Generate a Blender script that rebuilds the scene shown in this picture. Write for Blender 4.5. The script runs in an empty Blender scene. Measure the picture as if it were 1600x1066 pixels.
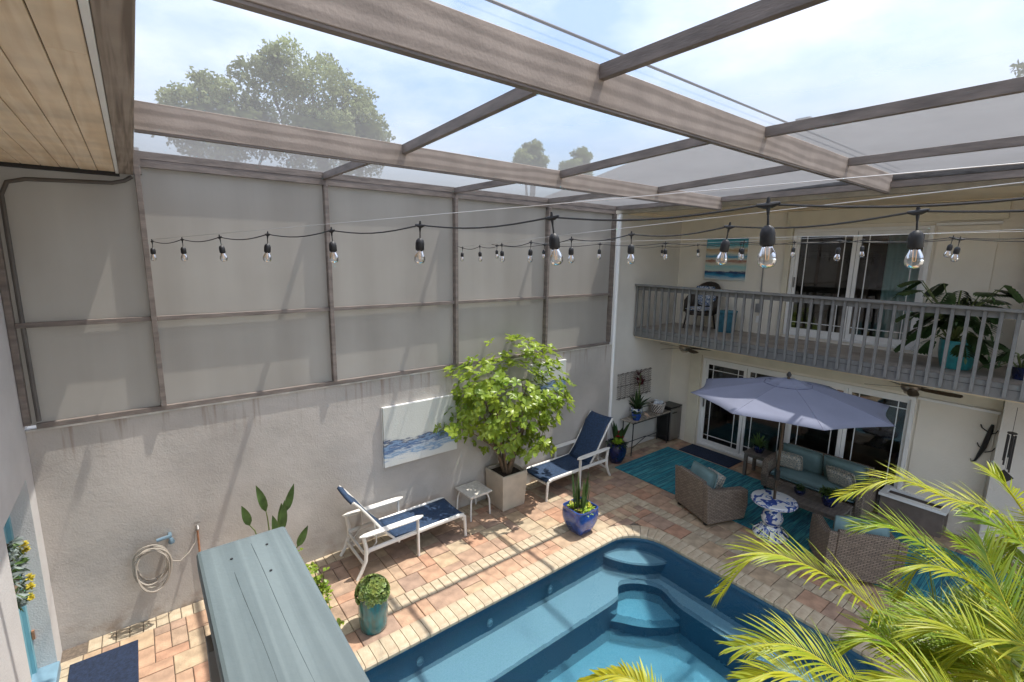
import bpy, math, random
from math import sin, cos, pi, radians as R
from mathutils import Vector as V, Matrix, Euler
random.seed(7)
S = bpy.context.scene
C = S.collection
# ------------------------------------------------------------------ camera
cam = bpy.data.cameras.new("camera"); co = bpy.data.objects.new("camera", cam); C.objects.link(co); S.camera = co
yaw, pit, rol = R(51.945), R(10.034), R(0.909)
fw = V((cos(yaw)*cos(pit), sin(yaw)*cos(pit), -sin(pit)))
rt = V((sin(yaw), -cos(yaw), 0)); up = rt.cross(fw)
r2 = rt*cos(rol) + up*sin(rol); u2 = up*cos(rol) - rt*sin(rol)
m = Matrix((r2, u2, -fw)).transposed().to_4x4(); m.translation = V((0, 0, 4.4)); co.matrix_world = m
cam.sensor_width = 36; cam.lens = 749/1600*36; cam.clip_start = .05; cam.clip_end = 600
# ------------------------------------------------------------------ light
SUN_K, SUN_M = .345, .11          # metres the light moves to -x / +y per metre it falls
ld = V((-SUN_K, SUN_M, -1)).normalized()
sun = bpy.data.lights.new("sun", 'SUN'); so = bpy.data.objects.new("sun", sun); C.objects.link(so)
sun.energy = 2.75; sun.angle = R(.55); sun.color = (1, .955, .88)
so.rotation_euler = (-ld).to_track_quat('Z', 'Y').to_euler()
w = bpy.data.worlds.new("World"); S.world = w; w.use_nodes = True
nt = w.node_tree; nt.nodes.clear()
def N(t, k, **kw):
    n = t.nodes.new(k)
    for a, b in kw.items(): setattr(n, a, b)
    return n
wo = N(nt, 'ShaderNodeOutputWorld'); bg = N(nt, 'ShaderNodeBackground'); sk = N(nt, 'ShaderNodeTexSky', sky_type='NISHITA')
sk.sun_disc = False; sk.sun_elevation = math.asin(-ld.z); sk.sun_rotation = math.atan2(-ld.x, -ld.y)
sk.air_density = 1.0; sk.dust_density = 1.5; sk.ozone_density = 1.2
tc = N(nt, 'ShaderNodeTexCoord'); mp = N(nt, 'ShaderNodeMapping'); mp.inputs['Scale'].default_value = (1, 1, 2.4)
ns = N(nt, 'ShaderNodeTexNoise'); ns.inputs['Scale'].default_value = 2.1; ns.inputs['Detail'].default_value = 9; ns.inputs['Roughness'].default_value = .58
rp = N(nt, 'ShaderNodeValToRGB'); rp.color_ramp.elements[0].position = .36; rp.color_ramp.elements[1].position = .66
mx = N(nt, 'ShaderNodeMix', data_type='RGBA'); mx.inputs[7].default_value = (5.7, 5.95, 6.5, 1)
mu = N(nt, 'ShaderNodeMath', operation='MULTIPLY'); mu.inputs[1].default_value = .78
L = nt.links.new
L(tc.outputs['Generated'], mp.inputs[0]); L(mp.outputs[0], ns.inputs[0]); L(ns.outputs[0], rp.inputs[0]); L(rp.outputs[0], mu.inputs[0])
L(mu.outputs[0], mx.inputs[0]); L(sk.outputs[0], mx.inputs[6]); L(mx.outputs[2], bg.inputs[0]); L(bg.outputs[0], wo.inputs[0])
bg.inputs[1].default_value = .15
S.view_settings.view_transform = 'Standard'; S.view_settings.look = 'None'; S.view_settings.gamma = 1
S.view_settings.use_curve_mapping = False; S.view_settings.exposure = 1.5
S.cycles.max_bounces = 10; S.cycles.transparent_max_bounces = 24; S.cycles.diffuse_bounces = 5
S.cycles.use_denoising = True
# ------------------------------------------------------------------ materials
MATS = {}
def mat(name, col, rough=.6, var=.12, vs=6., bump=0., bs=60., metal=0., spec=.5, col2=None, coord='Object', transl=0., detail=4, stretch=(1, 1, 1), coat=0., rnd=0.):
    if name in MATS: return MATS[name]
    M = bpy.data.materials.new(name); M.use_nodes = True; t = M.node_tree; l = t.links.new
    b = t.nodes['Principled BSDF']; b.inputs['Roughness'].default_value = rough; b.inputs['Metallic'].default_value = metal
    b.inputs['Specular IOR Level'].default_value = spec; b.inputs['Coat Weight'].default_value = coat
    tcn = N(t, 'ShaderNodeTexCoord'); mpn = N(t, 'ShaderNodeMapping'); mpn.inputs['Scale'].default_value = stretch
    l(tcn.outputs[coord], mpn.inputs[0])
    n = N(t, 'ShaderNodeTexNoise'); n.inputs['Scale'].default_value = vs; n.inputs['Detail'].default_value = detail
    l(mpn.outputs[0], n.inputs[0])
    c1 = col; c2 = col2 if col2 else tuple(min(1, x*(1-var*1.6)) for x in col)
    if not col2: c1 = tuple(min(1, x*(1+var)) for x in col)
    mr = N(t, 'ShaderNodeMapRange'); mr.inputs[1].default_value = .3; mr.inputs[2].default_value = .7
    l(n.outputs[0], mr.inputs[0])
    x = N(t, 'ShaderNodeMix', data_type='RGBA'); x.inputs[6].default_value = (*c2, 1); x.inputs[7].default_value = (*c1, 1)
    l(mr.outputs[0], x.inputs[0]); out = x.outputs[2]
    if rnd:
        oi = N(t, 'ShaderNodeObjectInfo'); hs = N(t, 'ShaderNodeHueSaturation')
        m2 = N(t, 'ShaderNodeMapRange'); m2.inputs[3].default_value = 1-rnd; m2.inputs[4].default_value = 1+rnd
        l(oi.outputs['Random'], m2.inputs[0]); l(m2.outputs[0], hs.inputs['Value']); l(out, hs.inputs['Color']); out = hs.outputs[0]
    l(out, b.inputs['Base Color'])
    if bump:
        n2 = N(t, 'ShaderNodeTexNoise'); n2.inputs['Scale'].default_value = bs; n2.inputs['Detail'].default_value = 5
        l(mpn.outputs[0], n2.inputs[0]); bp = N(t, 'ShaderNodeBump'); bp.inputs['Strength'].default_value = bump; bp.inputs['Distance'].default_value = .01
        l(n2.outputs[0], bp.inputs['Height']); l(bp.outputs[0], b.inputs['Normal'])
    if transl:
        tr = N(t, 'ShaderNodeBsdfTranslucent'); sh = N(t, 'ShaderNodeMixShader'); sh.inputs[0].default_value = transl
        l(out, tr.inputs[0]); l(b.outputs[0], sh.inputs[1]); l(tr.outputs[0], sh.inputs[2]); l(sh.outputs[0], t.nodes['Material Output'].inputs[0])
    MATS[name] = M; M['out'] = 0
    return M
def base_link(M):
    b = M.node_tree.nodes['Principled BSDF']; return b, b.inputs['Base Color'].links[0].from_socket

stucco = mat('stucco', (.46, .425, .385), .92, .13, 1.1, .3, 55, detail=9)
stucco_left = mat('stucco_near_house', (.56, .54, .52), .92, .06, 1.5, .5, 60)
housewall = mat('house_wall', (.80, .75, .65), .85, .05, 1.2, .3, 30)
sidewall = mat('porch_side_wall', (.66, .63, .57), .9, .06, 1.2, .5, 40)
whitepaint = mat('white_paint', (.83, .83, .81), .4, .03, 4)
trimbeige = mat('beige_trim', (.70, .65, .52), .6, .04, 4)
soffitm = mat('tan_soffit', (.78, .66, .48), .8, .08, 2)
bronze = mat('weathered_frame', (.19, .158, .138), .55, .22, 9, .3, 60, stretch=(.4, .4, 2))
woodgray = mat('gray_paint_wood', (.175, .175, .168), .6, .12, 5, .2, 60)
deckm = mat('deck_floor', (.36, .32, .28), .8, .15, 4)
white_frame = mat('white_powder_frame', (.74, .72, .67), .35, .04, 5)
navy = mat('navy_sling', (.018, .045, .10), .75, .25, 30, .35, 400)
black = mat('black_iron', (.015, .015, .016), .45, .1, 10)
blackp = mat('black_plastic', (.012, .012, .013), .35, .1, 10)
steel = mat('brushed_steel', (.33, .32, .31), .35, .08, 3, metal=.9, stretch=(30, 30, 1))
teal_cush = mat('teal_cushion', (.155, .245, .25), .9, .10, 3.5, .4, 18)
navy_mat = mat('navy_mat', (.014, .026, .06), .95, .25, 40, .8, 250)
cobalt = mat('cobalt_glaze', (.022, .07, .30), .16, .35, 6, .15, 10, coat=.6)
navyglaze = mat('navy_glaze', (.008, .016, .075), .16, .3, 8, .1, 20, coat=.6)
tealglaze = mat('teal_glaze', (.02, .19, .21), .2, .3, 9, .15, 10, col2=(.05, .11, .10), coat=.6, stretch=(2.5, 2.5, .7))
planterm = mat('planter_stone', (.52, .45, .36), .8, .1, 4, .25, 60)
soil = mat('soil', (.05, .035, .025), .95, .3, 30, .8, 60)
stem = mat('stem_brown', (.16, .11, .07), .8, .2, 20, .4, 60)
stemg = mat('stem_green', (.14, .18, .05), .6, .2, 20)
leaf_bush = mat('leaf_bush', (.36, .44, .05), .33, .3, 2.4, transl=.42, col2=(.17, .28, .03), detail=6)
leaf_dark = mat('leaf_dark', (.04, .085, .025), .4, .3, 8, transl=.15)
leaf_mid = mat('leaf_mid', (.09, .16, .04), .42, .3, 8, transl=.25)
leaf_jade = mat('leaf_jade', (.13, .22, .06), .35, .3, 14, transl=.15, col2=(.26, .29, .07))
leaf_red = mat('leaf_red', (.10, .012, .02), .45, .3, 8, transl=.2)
leaf_lime = mat('leaf_lime', (.34, .50, .04), .5, .2, 8, transl=.25)
leaf_silver = mat('leaf_silver', (.30, .36, .33), .6, .2, 10, transl=.2)
petal_y = mat('petal_yellow', (.62, .52, .06), .6, .15, 20, transl=.3)
petal_w = mat('petal_white', (.75, .6, .52), .6, .1, 20, transl=.3)
petal_r = mat('petal_red', (.40, .015, .03), .6, .2, 20, transl=.2)
leaf_far = mat('leaf_far', (.30, .34, .15), .7, .35, .5, transl=.4)
bark = mat('bark', (.12, .10, .08), .9, .2, 8)
cream_brick = mat('cream_paver', (.50, .42, .30), .85, .12, 9, .45, 60, rnd=.10, col2=(.36, .28, .19))
grout = mat('joint_sand', (.14, .11, .085), .95, .2, 40, .5, 120)
hosem = mat('hose', (.36, .32, .27), .5, .08, 8)
bluemetal = mat('blue_gray_metal', (.16, .24, .30), .4, .1, 8, metal=.3)
copper = mat('copper_pipe', (.45, .22, .12), .5, .3, 12, metal=.3)
tealdoor = mat('teal_door_paint', (.17, .38, .44), .5, .06, 6)
basketm = mat('basket_white', (.60, .55, .50), .8, .15, 12, .4, 120)
towel = mat('towel', (.62, .66, .72), .95, .06, 12, .6, 90)
shellm = mat('starfish', (.60, .42, .30), .8, .15, 20, .4, 60)
fan_bronze = mat('fan_bronze', (.09, .065, .045), .35, .2, 8, metal=.5)
fan_metal = mat('fan_metal', (.42, .36, .30), .3, .1, 8, metal=.9)
cord = mat('rubber_cord', (.012, .012, .013), .5, .05, 8)
wire = mat('support_wire', (.55, .54, .52), .3, .05, 8, metal=.7)
asphalt = mat('lawn_ground', (.20, .18, .14), .95, .3, 1.5, .3, 20)
wicker_dark = mat('dark_wicker', (.045, .035, .028), .6, .3, 30, .6, 120)
tablewood = mat('grey_brown_table', (.16, .135, .115), .6, .2, 5, .2, 60, stretch=(1, 6, 6))
teal_pot2 = mat('turquoise_pot', (.04, .30, .32), .3, .2, 14, .5, 30, coat=.3)
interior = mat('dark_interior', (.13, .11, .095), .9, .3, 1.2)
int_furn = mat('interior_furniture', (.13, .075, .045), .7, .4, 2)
curtain = mat('teal_curtain', (.42, .60, .58), .9, .1, 3, transl=.2)
outline_grey = mat('blurred_outline_grey', (.12, .11, .10), .8, .1, 8)  # dark tone for the blurred outline imitated on the left panel
roofpipe = mat('vent_grey', (.30, .30, .30), .7, .1, 5)

def wood_beam():
    M = mat('weathered_beam', (.37, .31, .265), .75, .10, 4, .15, 60)
    t = M.node_tree; l = t.links.new; b, src = base_link(M)
    tcn = N(t, 'ShaderNodeTexCoord'); mpn = N(t, 'ShaderNodeMapping'); mpn.inputs['Scale'].default_value = (1.5, 4, 9)
    wv = N(t, 'ShaderNodeTexWave', wave_type='RINGS', rings_direction='X'); wv.inputs['Scale'].default_value = .62; wv.inputs['Distortion'].default_value = 5; wv.inputs['Detail'].default_value = 3; wv.inputs['Detail Scale'].default_value = .9
    oi = N(t, 'ShaderNodeObjectInfo'); ml = N(t, 'ShaderNodeMath', operation='MULTIPLY'); ml.inputs[1].default_value = 23; ad = N(t, 'ShaderNodeVectorMath', operation='ADD')
    l(oi.outputs['Random'], ml.inputs[0]); l(tcn.outputs['Object'], mpn.inputs[0]); l(mpn.outputs[0], ad.inputs[0]); l(ml.outputs[0], ad.inputs[1]); l(ad.outputs[0], wv.inputs[0])
    x = N(t, 'ShaderNodeMix', data_type='RGBA', blend_type='MULTIPLY'); cr = N(t, 'ShaderNodeValToRGB')
    cr.color_ramp.elements[0].color = (.68, .665, .65, 1); cr.color_ramp.elements[0].position = .15; cr.color_ramp.elements[1].color = (1.05, 1.04, 1.03, 1); cr.color_ramp.elements[1].position = .75
    x.inputs[0].default_value = .8; l(wv.outputs[0], cr.inputs[0]); l(src, x.inputs[6]); l(cr.outputs[0], x.inputs[7]); l(x.outputs[2], b.inputs['Base Color'])
    return M
beamwood = wood_beam()
def grain(name, col, dark, axis='Y', sc=18, amt=.6, rough=.7, knots=True):
    M = mat(name, col, rough, .1, 3, .1, 60); t = M.node_tree; l = t.links.new; b, src = base_link(M)
    tcn = N(t, 'ShaderNodeTexCoord'); mpn = N(t, 'ShaderNodeMapping')
    s = [sc, sc, sc]; s['XYZ'.index(axis)] = .8; mpn.inputs['Scale'].default_value = s
    n = N(t, 'ShaderNodeTexNoise'); n.inputs['Scale'].default_value = 1; n.inputs['Detail'].default_value = 6; n.inputs['Distortion'].default_value = .8
    oi = N(t, 'ShaderNodeObjectInfo'); ad = N(t, 'ShaderNodeVectorMath', operation='ADD'); ml = N(t, 'ShaderNodeMath', operation='MULTIPLY'); ml.inputs[1].default_value = 37
    l(oi.outputs['Random'], ml.inputs[0]); l(tcn.outputs['Object'], mpn.inputs[0]); l(mpn.outputs[0], ad.inputs[0]); l(ml.outputs[0], ad.inputs[1]); l(ad.outputs[0], n.inputs[0])
    cr = N(t, 'ShaderNodeValToRGB'); cr.color_ramp.elements[0].position = .38; cr.color_ramp.elements[1].position = .6
    cr.color_ramp.elements[0].color = (*dark, 1); cr.color_ramp.elements[1].color = (1, 1, 1, 1)
    x = N(t, 'ShaderNodeMix', data_type='RGBA', blend_type='MULTIPLY'); x.inputs[0].default_value = amt
    l(n.outputs[0], cr.inputs[0]); l(src, x.inputs[6]); l(cr.outputs[0], x.inputs[7]); l(x.outputs[2], b.inputs['Base Color'])
    return M
soffit_plank = grain('soffit_plank', (.88, .73, .55), (.80, .72, .60), 'Y', 16, .6)
eave_wood = grain('eave_weathered', (.36, .30, .25), (.45, .42, .40), 'Y', 30, .9)
capwood = grain('painted_rail_cap', (.135, .172, .178), (.45, .49, .51), 'Y', 55, .45, .55)

def paver_mat():
    M = mat('field_paver', (.55, .36, .23), .85, .2, 7, .5, 45, col2=(.40, .27, .19)); t = M.node_tree; l = t.links.new; b, src = base_link(M)
    ge = N(t, 'ShaderNodeNewGeometry'); cr = N(t, 'ShaderNodeValToRGB'); e = cr.color_ramp.elements
    e[0].color = (.42, .235, .15, 1); e[1].color = (.42, .34, .235, 1); e[0].position = 0
    for p, c in ((.25, (.45, .29, .19)), (.5, (.33, .225, .165)), (.75, (.46, .33, .21))):
        k = e.new(p); k.color = (*c, 1)
    at = N(t, 'ShaderNodeAttribute', attribute_name='tone'); l(at.outputs['Fac'], cr.inputs[0])
    n = N(t, 'ShaderNodeTexNoise'); n.inputs['Scale'].default_value = 6; n.inputs['Detail'].default_value = 7
    tcn = N(t, 'ShaderNodeTexCoord'); l(tcn.outputs['Object'], n.inputs[0])
    mr = N(t, 'ShaderNodeMapRange'); mr.inputs[1].default_value = .3; mr.inputs[2].default_value = .7; mr.inputs[3].default_value = .62; mr.inputs[4].default_value = 1.16
    l(n.outputs[0], mr.inputs[0]); x = N(t, 'ShaderNodeMix', data_type='RGBA', blend_type='MULTIPLY'); x.inputs[0].default_value = 1
    l(cr.outputs[0], x.inputs[6]); l(mr.outputs[0], x.inputs[7]); l(x.outputs[2], b.inputs['Base Color']); return M
paverm = paver_mat()

def wicker_mat(name, c1, c2):
    M = mat(name, c1, .7, .15, 8); t = M.node_tree; l = t.links.new; b = t.nodes['Principled BSDF']
    uv = N(t, 'ShaderNodeTexCoord'); br = N(t, 'ShaderNodeTexBrick'); br.offset = .5
    br.inputs['Scale'].default_value = 1; br.inputs['Brick Width'].default_value = .07; br.inputs['Row Height'].default_value = .026
    br.inputs['Mortar Size'].default_value = .0045; br.inputs['Mortar Smooth'].default_value = .6
    br.inputs['Color1'].default_value = (*c1, 1); br.inputs['Color2'].default_value = (*c2, 1); br.inputs['Mortar'].default_value = (.03, .024, .02, 1)
    l(uv.outputs['UV'], br.inputs[0]); l(br.outputs[0], b.inputs['Base Color'])
    bp = N(t, 'ShaderNodeBump', invert=True); bp.inputs['Strength'].default_value = .8; bp.inputs['Distance'].default_value = .004
    l(br.outputs['Fac'], bp.inputs['Height']); l(bp.outputs[0], b.inputs['Normal']); return M
wicker = wicker_mat('wicker_weave', (.30, .235, .18), (.20, .155, .12))

def stripes(name, cols, axis, sc, rough=.9, w2=.3):
    M = mat(name, cols[0], rough, .1, 5, .5, 300); t = M.node_tree; l = t.links.new; b = t.nodes['Principled BSDF']
    tcn = N(t, 'ShaderNodeTexCoord'); mpn = N(t, 'ShaderNodeMapping'); s = [w2, w2, w2]; s['XYZ'.index(axis)] = sc; mpn.inputs['Scale'].default_value = s
    n = N(t, 'ShaderNodeTexNoise'); n.inputs['Scale'].default_value = 1; n.inputs['Detail'].default_value = 5; n.inputs['Roughness'].default_value = .75
    cr = N(t, 'ShaderNodeValToRGB'); e = cr.color_ramp.elements; k = len(cols)
    e[0].position = .3; e[0].color = (*cols[0], 1); e[1].position = .7; e[1].color = (*cols[-1], 1)
    for i in range(1, k-1): z = e.new(.3+.4*i/(k-1)); z.color = (*cols[i], 1)
    l(tcn.outputs['Object'], mpn.inputs[0]); l(mpn.outputs[0], n.inputs[0]); l(n.outputs[0], cr.inputs[0]); l(cr.outputs[0], b.inputs['Base Color']); return M
rugm = stripes('rug_stripes', [(.01, .03, .11), (.01, .13, .19), (.03, .27, .31), (.008, .06, .12), (.07, .36, .36), (.008, .04, .13), (.03, .22, .27)], 'Y', 11)
def pattern_pillow():
    M = mat('patterned_fabric', (.55, .50, .40), .9, .05, 5); t = M.node_tree; l = t.links.new; b = t.nodes['Principled BSDF']
    tcn = N(t, 'ShaderNodeTexCoord'); v = N(t, 'ShaderNodeTexVoronoi', feature='DISTANCE_TO_EDGE'); v.inputs['Scale'].default_value = 30
    cr = N(t, 'ShaderNodeValToRGB'); cr.color_ramp.elements[0].color = (.58, .52, .42, 1); cr.color_ramp.elements[0].position = .06
    cr.color_ramp.elements[1].color = (.22, .25, .25, 1); cr.color_ramp.elements[1].position = .13
    l(tcn.outputs['Object'], v.inputs[0]); l(v.outputs[0], cr.inputs[0]); l(cr.outputs[0], b.inputs['Base Color']); return M
pilpat = pattern_pillow()
def blue_white(name, scale=9., thr=.5, deep=(.02, .06, .30)):
    M = mat(name, (.75, .76, .78), .15, .02, 5, coat=.5); t = M.node_tree; l = t.links.new; b = t.nodes['Principled BSDF']
    tcn = N(t, 'ShaderNodeTexCoord'); n = N(t, 'ShaderNodeTexNoise'); n.inputs['Scale'].default_value = scale; n.inputs['Detail'].default_value = 1.5; n.inputs['Distortion'].default_value = 1.4
    cr = N(t, 'ShaderNodeValToRGB'); cr.color_ramp.interpolation = 'CONSTANT'; e = cr.color_ramp.elements
    e[0].color = (.74, .75, .76, 1); e[0].position = 0; e[1].color = (.12, .25, .55, 1); e[1].position = thr; k = e.new(thr+.03); k.color = (*deep, 1)
    l(tcn.outputs['Object'], n.inputs[0]); l(n.outputs[0], cr.inputs[0]); l(cr.outputs[0], b.inputs['Base Color']); return M
ceram = blue_white('blue_white_ceramic', 11, .53)
ceram_top = blue_white('blue_white_tabletop', 7, .53)
cush_blue = blue_white('blue_white_fabric', 26, .5, (.05, .12, .25))
MATS['blue_white_fabric'].node_tree.nodes['Principled BSDF'].inputs['Roughness'].default_value = .9

def painting(name, kind):
    M = mat(name, (.7, .7, .68), .8, .03, 5, .3, 60); t = M.node_tree; l = t.links.new; b = t.nodes['Principled BSDF']
    tcn = N(t, 'ShaderNodeTexCoord'); sp = N(t, 'ShaderNodeSeparateXYZ'); l(tcn.outputs['Object'], sp.inputs[0])
    mpn = N(t, 'ShaderNodeMapping'); mpn.inputs['Scale'].default_value = (1.2, 1.2, 6); l(tcn.outputs['Object'], mpn.inputs[0])
    n = N(t, 'ShaderNodeTexNoise'); n.inputs['Scale'].default_value = 2.2; n.inputs['Detail'].default_value = 8; n.inputs['Roughness'].default_value = .7; l(mpn.outputs[0], n.inputs[0])
    a = N(t, 'ShaderNodeMath', operation='MULTIPLY_ADD'); a.inputs[1].default_value = .5 if kind == 'sea' else .20; l(n.outputs[0], a.inputs[0]); l(sp.outputs[2], a.inputs[2])
    cr = N(t, 'ShaderNodeValToRGB'); e = cr.color_ramp.elements
    # height above the painting's centre, shifted by the noise
    mr = N(t, 'ShaderNodeMapRange'); mr.inputs[1].default_value = -.24 if kind == 'sea' else -.4; mr.inputs[2].default_value = .72 if kind == 'sea' else .62
    l(a.outputs[0], mr.inputs[0]); l(mr.outputs[0], cr.inputs[0])
    if kind == 'sea':
        pts = [(0, (.62, .62, .58)), (.13, (.60, .62, .60)), (.20, (.16, .28, .45)), (.25, (.50, .56, .60)), (.30, (.07, .13, .26)), (.36, (.24, .36, .52)), (.41, (.06, .07, .12)), (.44, (.5, .52, .5)), (.50, (.58, .59, .54)), (1, (.56, .57, .52))]
    else:
        pts = [(0, (.55, .35, .18)), (.07, (.55, .60, .58)), (.15, (.03, .25, .42)), (.22, (.02, .03, .10)), (.25, (.50, .58, .52)), (.34, (.28, .52, .52)), (.40, (.60, .56, .45)), (.47, (.30, .12, .08)), (.49, (.60, .57, .46)), (.55, (.03, .28, .48)), (.62, (.62, .58, .46)), (.70, (.45, .30, .16)), (.73, (.60, .60, .52)), (.78, (.10, .38, .46)), (.9, (.06, .32, .42)), (.97, (.03, .10, .16)), (1, (.08, .33, .42))]
    e[0].position, e[0].color = pts[0][0], (*pts[0][1], 1); e[1].position, e[1].color = pts[-1][0], (*pts[-1][1], 1)
    for p, c in pts[1:-1]: k = e.new(p); k.color = (*c, 1)
    l(cr.outputs[0], b.inputs['Base Color']); return M
paint_sea = painting('seascape_canvas', 'sea'); paint_bands = painting('banded_canvas', 'bands')

def screen_mat(name, o, col, tl=.3):
    M = bpy.data.materials.new(name); M.use_nodes = True; t = M.node_tree; l = t.links.new; t.nodes.clear()
    out = N(t, 'ShaderNodeOutputMaterial'); ge = N(t, 'ShaderNodeNewGeometry'); dp = N(t, 'ShaderNodeVectorMath', operation='DOT_PRODUCT')
    l(ge.outputs['Normal'], dp.inputs[0]); l(ge.outputs['Incoming'], dp.inputs[1])
    ab = N(t, 'ShaderNodeMath', operation='ABSOLUTE'); l(dp.outputs['Value'], ab.inputs[0])
    mxn = N(t, 'ShaderNodeMath', operation='MAXIMUM'); mxn.inputs[1].default_value = .06; l(ab.outputs[0], mxn.inputs[0])
    dv = N(t, 'ShaderNodeMath', operation='DIVIDE'); dv.inputs[0].default_value = 1; l(mxn.outputs[0], dv.inputs[1])
    pw = N(t, 'ShaderNodeMath', operation='POWER'); pw.inputs[0].default_value = 1-o; l(dv.outputs[0], pw.inputs[1])
    tp = N(t, 'ShaderNodeBsdfTransparent'); df = N(t, 'ShaderNodeBsdfDiffuse'); tr = N(t, 'ShaderNodeBsdfTranslucent'); a = N(t, 'ShaderNodeMixShader'); a.inputs[0].default_value = tl
    tcn = N(t, 'ShaderNodeTexCoord'); nn = N(t, 'ShaderNodeTexNoise'); nn.inputs['Scale'].default_value = 1.6; nn.inputs['Detail'].default_value = 8; l(tcn.outputs['Object'], nn.inputs[0])
    cx = N(t, 'ShaderNodeMix', data_type='RGBA'); cx.inputs[6].default_value = (*[c*.82 for c in col], 1); cx.inputs[7].default_value = (*[c*1.12 for c in col], 1); l(nn.outputs[0], cx.inputs[0])
    l(cx.outputs[2], df.inputs[0]); l(cx.outputs[2], tr.inputs[0]); l(df.outputs[0], a.inputs[1]); l(tr.outputs[0], a.inputs[2])
    ms = N(t, 'ShaderNodeMixShader'); l(pw.outputs[0], ms.inputs[0]); l(a.outputs[0], ms.inputs[1]); l(tp.outputs[0], ms.inputs[2]); l(ms.outputs[0], out.inputs[0])
    return M
roofscreen = screen_mat('roof_insect_screen', .24, (.20, .20, .205), .40)
def panel_mat():
    M = bpy.data.materials.new('frosted_privacy_panel'); M.use_nodes = True; t = M.node_tree; l = t.links.new; b = t.nodes['Principled BSDF']
    b.inputs['Roughness'].default_value = .38; tcn = N(t, 'ShaderNodeTexCoord')
    nn = N(t, 'ShaderNodeTexNoise'); nn.inputs['Scale'].default_value = .8; nn.inputs['Detail'].default_value = 3; l(tcn.outputs['Object'], nn.inputs[0])
    mp2 = N(t, 'ShaderNodeMapping'); mp2.inputs['Scale'].default_value = (3, 1, .2); l(tcn.outputs['Object'], mp2.inputs[0])
    n2 = N(t, 'ShaderNodeTexNoise'); n2.inputs['Scale'].default_value = 1; n2.inputs['Detail'].default_value = 5; l(mp2.outputs[0], n2.inputs[0])
    ad = N(t, 'ShaderNodeMath', operation='ADD'); l(nn.outputs[0], ad.inputs[0]); l(n2.outputs[0], ad.inputs[1])
    mr = N(t, 'ShaderNodeMapRange'); mr.inputs[1].default_value = .7; mr.inputs[2].default_value = 1.3; l(ad.outputs[0], mr.inputs[0])
    cx = N(t, 'ShaderNodeMix', data_type='RGBA'); cx.inputs[6].default_value = (.45, .422, .38, 1); cx.inputs[7].default_value = (.53, .505, .46, 1); l(mr.outputs[0], cx.inputs[0])
    l(cx.outputs[2], b.inputs['Base Color']); tr = N(t, 'ShaderNodeBsdfTranslucent'); l(cx.outputs[2], tr.inputs[0])
    ms = N(t, 'ShaderNodeMixShader'); ms.inputs[0].default_value = .45; l(b.outputs[0], ms.inputs[1]); l(tr.outputs[0], ms.inputs[2]); l(ms.outputs[0], t.nodes['Material Output'].inputs[0])
    return M
privacy = panel_mat()
def glass_mat(name, tint=(1, 1, 1), refl=1.0, rough=.0, ior=1.5, bump=0., bs=8):
    M = bpy.data.materials.new(name); M.use_nodes = True; t = M.node_tree; l = t.links.new; t.nodes.clear()
    out = N(t, 'ShaderNodeOutputMaterial'); fr = N(t, 'ShaderNodeFresnel'); fr.inputs[0].default_value = ior
    ml = N(t, 'ShaderNodeMath', operation='MULTIPLY', use_clamp=True); ml.inputs[1].default_value = refl; l(fr.outputs[0], ml.inputs[0])
    tp = N(t, 'ShaderNodeBsdfTransparent'); tp.inputs[0].default_value = (*tint, 1); gl = N(t, 'ShaderNodeBsdfGlossy'); gl.inputs['Roughness'].default_value = rough
    ms = N(t, 'ShaderNodeMixShader'); l(ml.outputs[0], ms.inputs[0]); l(tp.outputs[0], ms.inputs[1]); l(gl.outputs[0], ms.inputs[2]); l(ms.outputs[0], out.inputs[0])
    if bump:
        tcn = N(t, 'ShaderNodeTexCoord'); n2 = N(t, 'ShaderNodeTexNoise'); n2.inputs['Scale'].default_value = bs; n2.inputs['Detail'].default_value = 3; n2.inputs['Distortion'].default_value = .6
        l(tcn.outputs['Object'], n2.inputs[0]); bp = N(t, 'ShaderNodeBump'); bp.inputs['Strength'].default_value = bump; bp.inputs['Distance'].default_value = .02
        l(n2.outputs[0], bp.inputs['Height']); l(bp.outputs[0], gl.inputs['Normal']); l(bp.outputs[0], fr.inputs['Normal'])
    return M
winglass = glass_mat('window_glass', (.78, .84, .82), 2.6)
bulbglass = glass_mat('bulb_glass', (.96, .97, .97), 3.2, .04)
waterm = glass_mat('pool_water', (.80, .94, .98), 1.25, .02, 1.33, .5, 3.2)
t_ = waterm.node_tree; tpn = [n for n in t_.nodes if n.type == 'BSDF_TRANSPARENT'][0]; msn = [n for n in t_.nodes if n.type == 'MIX_SHADER'][0]; bpn = [n for n in t_.nodes if n.type == 'BUMP'][0]
rfn = N(t_, 'ShaderNodeBsdfRefraction'); rfn.inputs['IOR'].default_value = 1.10; rfn.inputs['Roughness'].default_value = .0; rfn.inputs['Color'].default_value = (.84, .95, .98, 1)
m2_ = N(t_, 'ShaderNodeMixShader'); m2_.inputs[0].default_value = .42; t_.links.new(tpn.outputs[0], m2_.inputs[1]); t_.links.new(rfn.outputs[0], m2_.inputs[2]); t_.links.new(m2_.outputs[0], msn.inputs[1])
bp3 = N(t_, 'ShaderNodeBump'); bp3.inputs['Strength'].default_value = .9; bp3.inputs['Distance'].default_value = .03; t_.links.new(bpn.inputs['Height'].links[0].from_socket, bp3.inputs['Height']); t_.links.new(bp3.outputs[0], rfn.inputs['Normal'])
filament = bpy.data.materials.new('filament'); filament.use_nodes = True
fb = filament.node_tree.nodes['Principled BSDF']; fb.inputs['Base Color'].default_value = (.8, .6, .4, 1); fb.inputs['Emission Color'].default_value = (1, .45, .1, 1); fb.inputs['Emission Strength'].default_value = .12
def poolm(name, a, b_):
    M = mat(name, a, .6, .1, 60, 0, 60, col2=b_, detail=5); return M
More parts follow.
